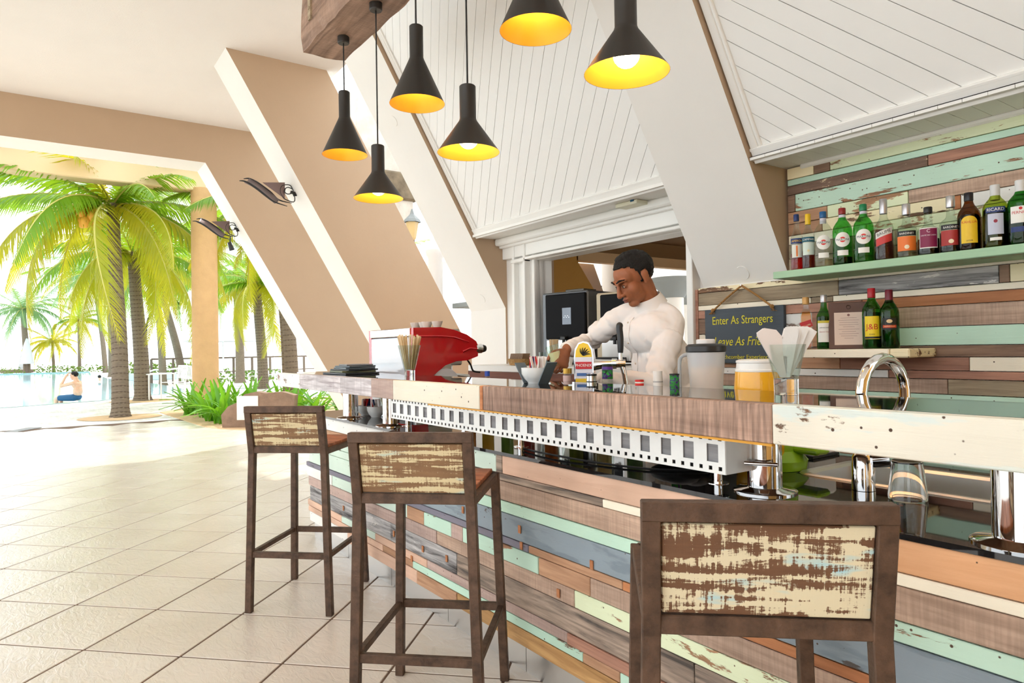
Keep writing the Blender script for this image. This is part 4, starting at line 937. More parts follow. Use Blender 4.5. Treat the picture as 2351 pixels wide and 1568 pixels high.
def liqueur(x, h, lab, label, liq, lv, capc, txt=True):
    t = bottle((x, YB, Z1), label, h, .043, 'clear', liq, lv, capc, .8 if txt else 0, .20 if txt else .12, (.48, .62), .015)
    if txt:
        patch(t, .0436, .096, .118, .95, flat(BK), 'name_band'); wrap_text('BARDINET', .0128, .0442, flat(WT), t, .106); patch(t, .0436, .03, .094, .95, flat(lab)); patch(t, .0440, .038, .056, .22, flat((244, 226, 190)), 'seal', oval=True)
    else:
        patch(t, .0436, .03, .118, .85, flat(WT)); patch(t, .0439, .034, .114, .80, flat(lab), 'label_field'); wrap_text('CREME DE CASSIS', .0078, .0443, flat((236, 214, 220)), t, .085); wrap_text('C', .02, .0443, flat((236, 214, 220)), t, .103)
    return t
liqueur(-1.472, .242, (236, 120, 44), 'clear bottle with black band over an orange label', 'pale', .10, (200, 200, 204))
liqueur(-1.382, .212, (132, 26, 70), 'squat clear bottle with a plum coloured label and black cap', 'black', .34, (40, 40, 42), False)
liqueur(-1.293, .243, (168, 44, 38), 'clear bottle with black band over a dark red cherry label', 'black', .36, (206, 206, 208))
t = bottle((-1.224, YB, Z1), 'dark brown bottle with a yellow arched label', .243, .042, 'brown', 'black', .62, (26, 26, 34), 0, .14, (.55, .80), .0150)
patch(t, .0426, .03, .115, .72, flat(YL)); patch(t, .0427, .09, .142, .72, flat(YL), 'arched_top', oval=True); wrap_text('KAHLUA', .0145, .0433, flat((206, 50, 30)), t, .116); patch(t, .0158, .195, .206, 1.3, flat(YL), 'neck_band'); wrap_text('LICOR', .008, .0433, flat(BK), t, .04)
t = bottle((-1.129, YB, Z1), 'olive bottle with blue and white name band and white cap', .256, .044, 'olive', 'navy', .62, (214, 214, 212), 0, .24, (.60, .80), .0155)
patch(t, .0446, .140, .162, .8, flat(NV), 'name_band'); wrap_text('RICARD', .0175, .0453, flat(WT), t, .151); patch(t, .0446, .052, .135, .62, flat((196, 200, 216))); patch(t, .0449, .098, .112, .15, flat((150, 30, 50)), 'seal', oval=True); patch(t, .0446, .028, .04, .45, flat(WT), 'lower_label')
t = bottle((-1.043, YB, Z1), 'green bottle at the right picture edge with a red and white label', .257, .044, 'dkgreen', 'navy', .4, (222, 222, 220), 0, .22, (.60, .80), .0155)
patch(t, .0446, .085, .150, .8, flat(WT)); wrap_text('PERNOD', .0155, .0453, flat(RD), t, .125); patch(t, .0446, .05, .07, .8, flat(NV), 'name_band'); patch(t, .0450, .135, .147, .13, flat(RD), 'seal', oval=True)
Z2 = 1.2095; LG = 'bottles on the lower shelf'
t = bottle((-1.963, YB, Z2), 'square whisky bottle with a slanted red label on the lower shelf', .262, .030, 'clear', 'amber', .72, (206, 160, 96), .2, .14, (.64, .78), .0145, True, LG, face=R(33))
b = MB(); b.box((0, -.0272, .125), (.054, .001, .034), (0, R(-18), 0)); b.build('label', flat((196, 30, 34)), t); lettering('RED LABEL', .0095, flat((246, 226, 180)), t, (0, -.0282, .119), (R(90), R(-18), 0))
t = bottle((-1.868, YB, Z2), 'green bottle with a tall white label and silver cap', .267, .034, 'green', 'dkgreen', .6, (200, 200, 204), .8, .14, (.56, .74), .0135, False, LG)
patch(t, .0346, .035, .135, .95, flat(WT)); patch(t, .0349, .128, .140, .95, flat((206, 190, 60)), 'name_band'); wrap_text('LAPHROAIG', .0088, .0354, flat((60, 60, 56)), t, .105); wrap_text('Quarter Cask', .0085, .0354, flat((170, 60, 50)), t, .085, shear=.3)
t = bottle((-1.634, YB, Z2), 'green whisky bottle with a yellow label and big red letters', .280, .041, 'green', 'dkgreen', .6, (176, 30, 44), 0, .16, (.58, .80), .0150, False, LG)
patch(t, .0416, .045, .150, .78, flat((246, 214, 40))); wrap_text('J&B', .036, .0423, flat((206, 40, 30)), t, .100); patch(t, .0419, .047, .056, .78, flat(BK), 'foot_band'); wrap_text('RARE', .010, .0423, flat((120, 90, 20)), t, .066)
t = bottle((-1.555, YB, Z2), 'dark green bottle with a black arched label and wine red cap', .267, .040, 'dkgreen', 'dkgreen', .55, (110, 26, 44), 0, .22, (.56, .80), .0145, False, LG)
patch(t, .0406, .085, .138, .75, flat((24, 28, 24))); patch(t, .0409, .094, .106, .7, flat((206, 70, 36)), 'red_band'); wrap_text('BUSHMILLS', .0088, .0413, flat((244, 214, 160)), t, .100); patch(t, .0409, .115, .132, .3, flat((230, 200, 150)), 'emblem', oval=True)
# framed card
t = thing('framed_card', 'brown framed printed card standing between bottles', 'frame', (-1.755, 3.20, 1.2095), R(30)); 
fr = Matrix.Rotation(R(-8), 4, 'X')
b = MB(); b.box((0, 0, .114), (.176, .012, .228), None, .002); b.v = [tuple(fr @ Vector(v)) for v in b.v]; b.build('backing', flat((104, 74, 62), .6), t)
b = MB(); b.box((0, -.0068, .098), (.126, .001, .158)); b.v = [tuple(fr @ Vector(v)) for v in b.v]; b.build('paper', flat((232, 208, 190), .8), t)
b = MB()
for k, w in enumerate((.07, .09, .08, .085, .05, .09, .06, .085, .07, .04)): b.box((0, -.0076, .150 - k * .011), (w, .0004, .0012))
b.lathe([(0, 0), (.006, 0)], 14, (0, 0, 0), Matrix.Translation((0, -.0077, .164)) @ Matrix.Rotation(R(90), 4, 'X')); b.v = [tuple(fr @ Vector(v)) for v in b.v]; b.build('print', flat((150, 110, 104), .8), t)
b = MB(); b.tube([(.009 * math.cos(a), 0, .009 * math.sin(a)) for a in [k * math.pi / 8 for k in range(16)]], .0012, 6, False, closed=True); b.v = [tuple(fr @ (Vector(v) + Vector((0, -.0075, .203)))) for v in b.v]; b.build('emblem', flat((70, 48, 40)), t)

# ------------------------------------------------------------------ painted sign on a rope
t = thing('hanging_sign', 'slate painted wooden sign with yellow lettering hung on a rope', 'sign', (-2.462, 3.355, 1.13))
sb = boards('slate painted sign board', srgb(118, 116, 110), srgb(78, 86, 94), .9, chip=20, chipst=.08)
b = MB(); b.box((0, 0, .162), (.535, .022, .322), None, .003); sgn = b.build('board', sb, t)
yl = mat('yellow sign paint', srgb(222, 212, 52), .6)
Rx = (R(90), 0, 0)
lettering('Enter As Strangers', .068, yl, sgn, (-.005, -.0122, .252), Rx, squeeze=.80); lettering('Leave As Friends', .074, yl, sgn, (.0, -.0122, .128), Rx, shear=.25, squeeze=.80); lettering('Beachcomber Experience', .034, yl, sgn, (0, -.0122, .038), Rx, squeeze=1.05)
rope = mat('hemp rope', srgb(176, 128, 72), .9, bump=.8, bscale=200)
for s in (-1, 1):
    b = MB(); b.tube([(s * .198, -.014, .318), (s * .10, -.012, .388), (0, -.010, .450)], .006, 8); b.build('rope', rope, t)
    b = MB(); b.ell((s * .200, -.017, .318), (.013, .010, .012), None, 10, 6)
    for k in range(7): b.tube([(s * .200, -.018, .318), (s * (.205 + random.uniform(-.02, .02)), -.021, .318 - .012 - .014 * random.random()), (s * (.205 + random.uniform(-.03, .03)), -.019, .30 - .01 * random.random())], .0013, 4)
    b.build('knot', rope, t)
b = MB(); b.cyl((0, 0, .452), (0, -.02, .452), .004, None, 8); b.build('nail', M['steel'], t)

# small white junction box under the soffit
t = thing('emergency_light', 'small cream box fixed under the white soffit', 'box', (-3.235, 3.25, 2.195))
b = MB(); b.box((0, 0, -.014), (.20, .11, .026), None, .004); b.build('housing', flat((226, 224, 200)), t)
b = MB(); b.box((.06, -.057, -.006), (.03, .004, .012)); b.build('indicator', flat((40, 90, 120)), t)
# ------------------------------------------------------------------ espresso machine
M['redgloss'] = mat('glossy red plastic', (.55, .006, .012), .12, 0, .6, coat=.6)
M['mirrorsteel'] = mat('mirror steel', (.86, .86, .88), .07, 1.0)
M['whitegloss'] = mat('white gloss panel', (.66, .67, .71), .08, 0, .6, coat=.5)
t = thing('espresso_machine', 'red and steel espresso machine standing behind the bar top', 'coffee machine', (-4.0, 2.05, .832))
ox, oy, oz = 4.0, -2.05, -.832
sil = [(1.852, .87), (1.852, 1.373), (2.037, 1.378), (2.13, 1.362), (2.225, 1.332), (2.292, 1.289), (2.308, 1.255), (2.303, 1.195), (2.226, 1.170), (2.146, 1.166), (2.067, 1.143), (2.015, 1.107), (1.98, 1.08), (1.95, 1.0), (1.94, .87)]
def side_panel(x0, x1):
    m = MB(); n = len(sil); vs = [(x0 + ox, y + oy, z + oz) for y, z in sil] + [(x1 + ox, y + oy, z + oz) for y, z in sil]
    m.add(vs, [tuple(range(n)), tuple(range(2 * n - 1, n - 1, -1))] + [((i + 1) % n, i, n + i, n + (i + 1) % n) for i in range(n)]); return m
side_panel(-3.67, -3.71).build('side_panel', M['redgloss'], t); side_panel(-4.33, -4.29).build('side_panel', M['redgloss'], t)
m = MB(); rb = [(1.86, 1.322), (2.036, 1.322), (2.13, 1.315), (2.235, 1.285)]
m.tube([(-3.668 + ox, y + oy, z + oz) for y, z in rb], .006, 6); m.tube([(-3.668 + ox, y + oy, z + oz) for y, z in ((2.30, 1.24), (2.24, 1.245), (2.19, 1.225))], .007, 6); m.build('crease', M['redgloss'], t)
m = MB(); m.box((-4.0 + ox, 1.86 + oy, 1.085 + oz), (.58, .02, .47), None, .006); m.build('back_panel', M['whitegloss'], t)
m = MB(); m.box((-4.0 + ox, 1.858 + oy, 1.349 + oz), (.58, .03, .05), None, .004); m.build('mirror_band', M['mirrorsteel'], t)
m = MB(); m.box((-4.0 + ox, 2.03 + oy, 1.352 + oz), (.58, .32, .03)); m.box((-4.0 + ox, 2.0 + oy, 1.09 + oz), (.58, .26, .45)); m.build('body', M['steel'], t)
m = MB(); m.box((-4.0 + ox, 2.15 + oy, 1.22 + oz), (.56, .14, .16), None, .01); m.build('group_housing', M['steel'], t)
m = MB(); m.box((-4.0 + ox, 2.08 + oy, .86 + oz), (.64, .44, .055), None, .008); m.build('drip_tray', M['steel'], t)
m = MB(); m.cyl((-3.70 + ox, 2.07 + oy, 1.03 + oz), (-3.672 + ox, 2.07 + oy, 1.03 + oz), .095, None, 32); m.build('round_cheek', M['whitegloss'], t)
m = MB(); m.lathe([(0, 0), (.028, 0), (.03, .01), (.03, .045), (.0, .045)], 20, (0, 0, 0), Matrix.Translation((-3.69 + ox, 2.295 + oy, 1.243 + oz)) @ Matrix.Rotation(R(-90), 4, 'X')); m.build('knob_base', M['chrome'], t)
m = MB(); m.lathe([(0, .045), (.024, .045), (.025, .06), (.02, .075), (0, .076)], 16, (0, 0, 0), Matrix.Translation((-3.69 + ox, 2.295 + oy, 1.243 + oz)) @ Matrix.Rotation(R(-90), 4, 'X')); m.build('steam_knob', M['black'], t)
for x in (-4.18, -3.85):
    m = MB(); m.cyl((x + ox, 2.18 + oy, 1.14 + oz), (x + ox, 2.18 + oy, 1.08 + oz), .035, None, 20); m.cyl((x + ox, 2.18 + oy, 1.08 + oz), (x + ox, 2.34 + oy, 1.06 + oz), .013, .016, 10); m.build('portafilter', M['chrome'], t)
m = MB(); m.tube(smooth_line([(-3.74 + ox, 2.26 + oy, 1.18 + oz), (-3.74 + ox, 2.29 + oy, 1.14 + oz), (-3.74 + ox, 2.31 + oy, 1.10 + oz), (-3.74 + ox, 2.36 + oy, 1.09 + oz)], 5), .006, 8); m.build('steam_pipe', M['black'], t)
for sx in (-.28, .28):
    for sy in (-.15, .17): m = MB(); m.cyl((sx, sy, 0), (sx, sy, .04), .02, None, 12); m.build('foot', M['black'], t)
cup = MB(); cup.lathe([(.0, 0), (.018, 0), (.033, .04), (.036, .052), (.033, .052), (.030, .04), (0, .006)], 20); cup_me = cup.mesh('espresso_cup', mat('pale peach porcelain', (.82, .70, .62), .3))
for k, (dx, dy) in enumerate(((-.06, 0), (.02, .02), (.10, .0), (.18, .03))):
    o = put('espresso_cup', cup_me, None, (-3.99 + dx, 2.06 + dy, 1.4)); o.location.z = 1.3995 - .001; tag(o, ['leftmost cup on top of the red coffee machine', 'second cup from the left on the coffee machine', 'third cup from the left on the coffee machine', 'rightmost cup on top of the coffee machine'][k], 'cup', 'cups on the espresso machine')
    o.location.z = 1.368

# ------------------------------------------------------------------ things on the bar top
ZT = 1.1005
bk_ = [mat('dark menu cover', (.035, .04, .045), .35), mat('olive menu cover', (.16, .17, .10), .5), mat('slate blue menu cover', (.12, .15, .17), .4), mat('grey menu cover', (.22, .22, .23), .45)]
for k, (dx, th, mi, a, w) in enumerate(((0, .010, 0, 3, .34), (.03, .012, 1, -4, .26), (.055, .009, 0, 6, .24), (.06, .010, 2, -2, .22), (.075, .009, 2, 4, .20), (.085, .008, 3, -6, .18))):
    z = ZT + sum((.010, .012, .009, .010, .009, .008)[:k]) + .0005 * k
    m = MB(); m.box((0, 0, th / 2), (w, .22 - .012 * k, th), None, .002)
    tag(m.build('menu_folder', bk_[mi], None, (-4.03 + dx, 1.60, z), (0, 0, R(a))), ['bottom black menu folder at the left of the bar top', 'olive menu folder second from the bottom of the pile', 'black menu folder in the middle of the pile', 'slate menu folder below the top two', 'slate menu folder second from the top', 'grey menu folder on top of the pile'][k], 'menu', 'pile of menu folders')
M['clearglass'] = glass('clear tumbler glass', (.90, .94, .92), ior=1.5, thin=True); M['solidglass'] = glass('solid glass base', (.97, .99, .98), ior=1.45)
M['birch'] = mat('birch wood', srgb(232, 206, 164), .7, var=.1, vscale=20)
def tumbler(loc, label, rb, rt, h, base, name='tumbler', m_=None):
    t = thing(name, label, 'glass', loc)
    m = MB(); m.lathe([(0, 0), (rb, 0), (rb * 1.02, base), (rb * .95, base + .001), (0, base)], 32); m.build('glass_base', M['solidglass'], t); m = MB(); m.lathe([(rb * 1.02, base), (rt, h), (rt - .003, h), (rb * .96, base + .002)], 32); m.build('glass', m_ or M['clearglass'], t); return t
t = tumbler((-3.33, 1.655, ZT), 'flared glass holding wooden stirrers in front of the coffee machine', .028, .062, .165, .03)
for k in range(36):
    a = k * 2.4; q = .15 + .85 * (k / 36) ** .5; rr = .022 * q; ro = .066 * q
    m = MB(); p0 = Vector((rr * math.cos(a), rr * math.sin(a), .035)); p1 = Vector((ro * math.cos(a), ro * math.sin(a), .205 + .02 * random.random()))
    m.bar(p0, p1, .010, .002, (math.cos(a + 1.57), math.sin(a + 1.57), 0)); m.build('stirrer', M['birch'], t)
# sugar bowl
M['porcelain'] = mat('white porcelain', (.85, .85, .82), .12, 0, .6)
def swirl_bowl(loc, label, r=.058, h=.062):
    t = thing('sugar_bowl', label, 'bowl', loc, 0, 'swirled white sugar bowls')
    m = MB(); n = 40; prof = [(.0, 0), (r * .55, 0), (r * .57, .006), (r * .80, h * .30), (r * .96, h * .62), (r, h), (r - .004, h), (r * .9, h * .6), (r * .7, h * .25), (0, .012)]
    vs = []; fs = []
    for i, (q, z) in enumerate(prof):
        for k in range(n):
            th = 2 * math.pi * k / n; w = 1 + (.022 * math.sin(8 * (th + z * 18)) if .01 < z < h * .8 and i < 5 else 0); vs.append((q * w * math.cos(th) + (1e-5 * math.cos(th) if q == 0 else 0), q * w * math.sin(th), z))
    for i in range(len(prof) - 1):
        for k in range(n): fs.append((i * n + k, i * n + (k + 1) % n, (i + 1) * n + (k + 1) % n, (i + 1) * n + k))
    m.add(vs, fs, None, True); m.build('bowl', M['porcelain'], t)
    for k in range(12):
        c = random.choice(((236, 232, 228), (238, 236, 232), (200, 30, 36), (40, 60, 110), (226, 206, 206)))
        m = MB(); m.box((0, 0, 0), (.016, .0025, .062)); a = random.random() * 6.28; q = random.random() * .032
        m.build('sachet', flat(c), t, (q * math.cos(a), q * math.sin(a), h + .012), (random.uniform(-.3, .3), random.uniform(-.3, .3), a))
    return t
b0 = swirl_bowl((-2.127, 1.60, ZT), 'swirled white sugar bowl with sachets on the bar top')
for dx, tl_ in ((-.075, -38), (.072, 34)):
    m = MB(); m.box((0, 0, .05), (.004, .05, .10)); o = m.build('card', bk_[2], b0, (dx * .62, 0, .0), (0, R(tl_), 0)); o['label'] = 'dark card stuck beside the sachets'
# napkin glass
t = tumbler((-1.090, 1.665, ZT), 'heavy glass stuffed with folded white paper napkins', .031, .052, .135, .042, 'napkin_glass')
M['napkin'] = mat('white paper napkin', (.88, .86, .83), .9, bump=.1, bscale=90)
M['napkin2'] = mat('blush paper napkin', (.86, .76, .70), .9)
ax = math.radians(50); u = Vector((math.cos(ax), math.sin(ax), 0)); v = Vector((-u.y, u.x, 0)); q = lambda a, b_, z: u * a + v * b_ + Vector((0, 0, z))
LW = [(0, .046), (-.016, .046), (-.080, .182), (-.062, .196), (-.030, .190), (0, .150)]; RW = [(0, .046), (.014, .046), (.078, .186), (.060, .200), (.020, .198), (-.006, .158)]
for side, (wing, n) in enumerate(((LW, 12), (RW, 13))):
    for k in range(n):
        d = .022 - k * .0036; f = 1 - .012 * k if side == 0 else .55 + .45 * k / (n - 1); m = MB(); P_ = []
        for i_, (a, z) in enumerate(wing):
            g_ = (z - .046) / .15; P_.append(q(a * (f if i_ not in (0,) else 1) + (.0 if side == 0 else (k * .0028 - .02) * g_), -d * (.35 + .65 * g_) - .006 * g_ * math.sin(k * 1.3), (.046 + (z - .046) * .87) + (.004 * math.sin(k * 2.1) if z > .1 else 0)))
        th_ = v * .0012; nn = len(P_); m.add(P_ + [p + th_ for p in P_], [tuple(range(nn)), tuple(range(2 * nn - 1, nn - 1, -1))] + [((z + 1) % nn, z, nn + z, nn + (z + 1) % nn) for z in range(nn)]); m.build('napkin', M['napkin2'] if (side == 0 and k < 3) else M['napkin'], t)

# ------------------------------------------------------------------ bottles, cans and jugs standing on the ledge behind the bar top
ZL = .832
def upright(x, y, zt, r, label, cat, cols, name, prof=None, cap=None, group='containers behind the bar top'):
    t = thing(name, label, cat, (x, y, ZL), 0, group); h = zt - ZL
    m = MB(); prof = prof or [(0, 0), (r, 0), (r, h * .9), (r * .96, h * .93), (r * .96, h), (0, h)]
    m.lathe(prof, 24); m.build('body', cols[0], t)
    for c, z0, z1, k in cols[1:]: b = MB(); b.lathe([(r * k, h + z0), (r * k, h + z1)], 24); b.build('band', c, t)
    if cap: b = MB(); b.lathe([(r * cap[1], h - cap[2]), (r * cap[1], h), (0, h)], 20); b.build('cap', cap[0], t)
    return t
h_ = 1.149 - ZL
upright(-2.262, 1.87, 1.149, .019, 'small clear bottle with a brass coloured cap left of the beer tap', 'bottle', [G['clear'], (flat((226, 196, 190)), -.055, -.03, 1.02)], 'small_bottle', [(0, 0), (.03, 0), (.03, .16), (.017, .22), (.017, h_), (0, h_)], (flat((200, 160, 70), .35, .6), 1.0, .022))
upright(-2.108, 1.87, 1.129, .0215, 'steel capped bottle right of the beer tap', 'bottle', [M['steel'], (flat(BK), -.008, -.001, 1.02), (flat(BK), -.034, -.030, 1.02)], 'steel_bottle')
camo = boards('green purple camouflage print', srgb(60, 170, 70), srgb(76, 40, 120), .45, chip=90, chipst=1.0, second=srgb(20, 24, 20))
upright(-2.024, 1.88, 1.165, .021, 'clear bottle with a purple and green printed collar', 'bottle', [G['clear'], (camo, -.055, -.012, 1.03), (flat((92, 50, 140)), -.018, -.006, 1.04)], 'printed_bottle', None, (flat(BK), 1.0, .006))
upright(-1.848, 1.88, 1.111, .0165, 'low bottle with a red and white cap', 'bottle', [G['clear'], (flat((240, 60, 50)), -.02, 0, 1.0), (flat(WT), -.013, -.007, 1.03)], 'red_capped_bottle', None, (flat((236, 50, 44)), 1.02, .012))
upright(-1.773, 1.90, 1.145, .018, 'white capped bottle beside the barman', 'bottle', [flat((238, 232, 224)), (flat((180, 176, 172)), -.042, -.037, 1.02)], 'white_bottle')
upright(-1.648, 1.85, 1.139, .017, 'dark can with green splash print left of the blender jug', 'can', [camo], 'printed_can', None, (flat(BK), 1.02, .005))
# blender jug
t = thing('blender_jug', 'frosted blender jug with a dark lid half full of juice', 'jug', (-1.618, 1.985, ZL)); frost = glass('frosted jug plastic', (.90, .91, .92), ior=1.2, thin=True)
m = MB(); m.box((0, 0, .09), (.17, .17, .18), None, .03); m.build('motor_base', M['black'], t)
m = MB(); m.lathe([(0, .185), (.052, .185), (.068, .385), (.065, .385), (.050, .19), (0, .19)], 32); m.build('jug', milky('frosted plastic', (.86, .87, .88), .6), t)
m = MB(); m.lathe([(0, .192), (.0475, .192), (.0560, .328), (0, .328)], 32); m.build('juice', mat('orange juice', (.90, .52, .08), .3), t)
m = MB(); m.lathe([(.067, .380), (.071, .384), (.071, .402), (.062, .410), (.03, .412), (0, .412)], 32); m.build('lid', M['black'], t)
m = MB(); m.lathe([(.034, .410), (.034, .424), (.03, .428), (0, .428)], 24); m.build('lid_cap', mat('clear lid cap', (.7, .68, .66), .2), t)
m = MB(); m.tube(smooth_line([(-.052, -.02, .22), (-.092, -.03, .24), (-.098, -.03, .30), (-.092, -.03, .36), (-.060, -.02, .375)], 5), .007, 8); m.build('handle', mat('clear handle', (.72, .74, .74), .15, trans=.5), t)
# orange lidded jar
t = thing('orange_jar', 'big round jar of orange juice with a white lid', 'jar', (-1.366, 1.935, ZL))
m = MB(); m.lathe([(0, 0), (.065, 0), (.075, .02), (.078, .25), (.073, .318), (.068, .322), (0, .322)], 36); m.build('jar', mat('orange plastic jar', (.95, .46, .02), .18, 0, .6, coat=.3), t)
m = MB(); m.lathe([(.071, .315), (.074, .318), (.074, .323), (.070, .326), (.068, .345), (.070, .347), (.070, .353), (.06, .357), (0, .357)], 36); m.build('lid', mat('white plastic lid', (.85, .83, .78), .3), t)

# ------------------------------------------------------------------ beer tap
t = thing('beer_tap', 'chrome beer tap with a yellow and red badge and black handle', 'beer tap', (-2.20, 1.915, ZL), R(40))
col = [(-.038, 0), (.038, 0), (.042, .36), (.037, .40), (.022, .425), (0, .432), (-.022, .425), (-.037, .40), (-.042, .36)]
Mx = Matrix.Rotation(R(90), 4, 'X')
m = MB(); m.prism(col, -.03, .03, Mx); m.build('column', mat('dark chrome', (.42, .42, .43), .12, 1.0), t)
bd = [(x * .86, z * .985) for x, z in col]
def badge(sel, mt, nm, d):
    m = MB(); p = clip(clip(bd, 0, -1, -sel[0]), 0, 1, sel[1])
    m.prism(p, .0302, .0302 + d, Mx); m.build(nm, mt, t)
badge((.10, .275), flat((246, 206, 50)), 'badge_foot', .003); badge((.275, .365), flat((232, 232, 240)), 'badge_field', .003); badge((.365, .43), flat((246, 206, 50)), 'badge_head', .003)
m = MB(); m.box((0, -.0345, .33), (.068, .0015, .030)); m.build('name_band', flat((206, 40, 46)), t); lettering('PHOENIX', .017, flat(WT), t, (0, -.0358, .33), Rx, squeeze=.95); m = MB(); m.box((0, -.0345, .292), (.058, .0012, .012)); m.build('blue_band', flat((70, 110, 170)), t)
for k in range(6):
    a = R(20 + k * 22); m = MB(); m.tube(smooth_line([(.0, -.0345, .372), (.018 * math.cos(a), -.0345, .372 + .018 * math.sin(a)), (.030 * math.cos(a - .25), -.0345, .372 + .034 * math.sin(a - .2))], 3), [.0026, .0030, .0028, .0026, .0022, .0016, .0006], 5); m.build('feather', flat(BK), t)
m = MB(); m.tube([(.03, 0, .33), (.09, .0, .335), (.17, .01, .335)], [.026, .018, .017], 16); m.cyl((.115, 0, .335), (.135, 0, .335), .022, None, 16); m.build('faucet_body', M['chrome'], t)
m = MB(); m.tube([(.155, .01, .335), (.165, .01, .29), (.172, .01, .235)], [.013, .011, .010], 12); m.build('spout', M['chrome'], t)
m = MB(); m.cyl((.15, .01, .335), (.15, .01, .385), .009, .008, 12); m.build('lever', M['chrome'], t)
m = MB(); m.tube(smooth_line([(.15, .01, .38), (.151, .01, .44), (.147, .012, .485), (.152, .014, .508)], 4), [.011, .012, .013, .013, .0135, .0135, .014, .014, .014, .0145, .014, .011, .006], 12); m.build('handle', M['black'], t)

# ------------------------------------------------------------------ tap, sink, glass, juicer at the wet end
t = thing('mixer_tap', 'tall chrome swan-neck mixer tap beside the sink', 'tap', (-.995, 1.872, ZL))
m = MB(); arc = [(0, 0, .06), (0, 0, .26)] + [(.02 * k / 10, .10 * (1 - math.cos(math.pi * k / 10)), (.268) + .092 * math.sin(math.pi * k / 10)) for k in range(11)] + [(.02, .2, .23)]
m.tube(arc, .0155, 16); m.build('spout', M['chrome'], t)
m = MB(); m.lathe([(0, 0), (.030, 0), (.030, .02), (.028, .09), (.022, .105), (.0165, .108)], 24); m.build('body', M['chrome'], t)
m = MB(); m.cyl((.02, .01, .085), (.055, .03, .09), .024, .026, 20); m.build('handle', M['chrome'], t)
t = thing('sink', 'stainless steel sink let into the black ledge', 'sink', (-.86, 2.13, .8305))
m = MB(); w, d = .80, .36
def ring(x, y, z, r, n=6):
    out = []
    for cx_, cy_, a0 in ((x - r, y - r, 0), (-x + r, y - r, 90), (-x + r, -y + r, 180), (x - r, -y + r, 270)):
        for k in range(n + 1): a = R(a0 + 90 * k / n); out.append((cx_ + r * math.cos(a), cy_ + r * math.sin(a), z))
    return out
rs = [ring(w / 2, d / 2, .001, .05), ring(w / 2 - .004, d / 2 - .004, .006, .05), ring(w / 2 - .022, d / 2 - .022, .005, .045), ring(w / 2 - .028, d / 2 - .028, -.004, .045), ring(w / 2 - .036, d / 2 - .036, -.15, .05)]
n = len(rs[0]); vs = [p for r_ in rs for p in r_]; fs_ = []
for i in range(len(rs) - 1):
    for k in range(n): fs_.append((i * n + k, i * n + (k + 1) % n, (i + 1) * n + (k + 1) % n, (i + 1) * n + k))
fs_.append(tuple((len(rs) - 1) * n + k for k in range(n))); m.add(vs, fs_, None, False); m.build('basin', M['steel'], t)
m = MB(); m.lathe([(0, -.148), (.03, -.148), (.035, -.15)], 20); m.build('drain', M['chrome'], t)
t = thing('upturned_glass', 'clear tumbler standing upside down by the sink', 'glass', (-.865, 1.842, .8315))
m = MB(); m.lathe([(.036, .098), (.034, .10), (0, .10)], 32); m.lathe([(.045, .001), (.046, .012), (.036, .098), (.033, .094), (.043, .012), (.044, .001), (.045, .001)], 32); m.build('glass', M['solidglass'], t)
t = thing('juicer', 'lime green juicer behind the chrome post', 'juicer', (-1.36, 2.0, ZL)); lime = mat('lime green plastic', (.28, .52, .02), .25)
m = MB(); m.lathe([(0, 0), (.10, 0), (.105, .03), (.09, .05), (.075, .06), (.07, .13), (0, .13)], 32); m.build('base', lime, t)
m = MB(); m.box((.10, .03, .065), (.12, .07, .022), None, .008); m.build('spout_tray', lime, t)
m = MB(); m.lathe([(.072, .13), (.078, .15), (.03, .155), (.028, .19), (0, .205)], 24); m.build('cone', M['black'], t)
m = MB(); m.box((-.03, -.072, .08), (.05, .012, .06), None, .004); m.build('switch_panel', M['black'], t)
t = thing('white_appliance', 'small white appliance box left of the sink', 'appliance', (-1.44, 2.32, ZL)); 
m = MB(); m.box((0, 0, .07), (.14, .16, .14), None, .012); m.build('housing', mat('white appliance plastic', (.80, .80, .78), .35), t); m = MB(); m.box((.0, 0, .004), (.15, .17, .008)); m.build('foot_frame', M['black'], t)
# bowls and a glass below the bar top on the left
swirl_bowl((-4.09, 1.72, ZL), 'left sugar bowl on the ledge under the bar top', .052, .062); swirl_bowl((-3.93, 1.72, ZL), 'right sugar bowl on the ledge under the bar top', .056, .066)
t = tumbler((-3.71, 1.70, ZL), 'flared glass of wooden sticks under the bar top by the post', .028, .058, .15, .03)
for k in range(10):
    a = k * 2.4; m = MB(); m.bar((.015 * math.cos(a), .015 * math.sin(a), .034), (.045 * math.cos(a), .045 * math.sin(a), .165), .010, .002, (math.cos(a + 1.57), math.sin(a + 1.57), 0)); m.build('stick', M['birch'], t)
# jars on the ledge, glimpsed under the film strip
jc = [((190, 120, 50), 'orange brown'), ((206, 170, 60), 'yellow'), ((110, 150, 60), 'green'), ((150, 60, 50), 'red brown'), ((190, 110, 50), 'amber'), ((120, 130, 50), 'olive'), ((200, 180, 120), 'straw'), ((90, 120, 70), 'dark green')]
for k in range(8):
    c, nm = jc[k]; x = -3.05 + k * .17
    t = thing('syrup_bottle', nm + ' syrup bottle on the ledge under the film strip panel', 'bottle', (x, 1.86, ZL), 0, 'syrup bottles under the bar top')
    m = MB(); m.lathe([(0, 0), (.03, 0), (.03, .10), (.012, .135), (.012, .16), (0, .16)], 16); m.build('body', mat('syrup ' + nm, srgb(*c), .2, coat=.4), t)
    m = MB(); m.lathe([(.013, .15), (.013, .175), (0, .175)], 12); m.build('cap', M['black'], t)
m = MB(); m.tube(smooth_line([(-2.25, 1.60, .837), (-2.0, 1.575, .840), (-1.75, 1.60, .837), (-1.55, 1.66, .836), (-1.45, 1.78, .836)], 6), .004, 6); tag(m.build('power_cable', M['black']), 'black cable lying on the ledge under the film strip', 'cable')
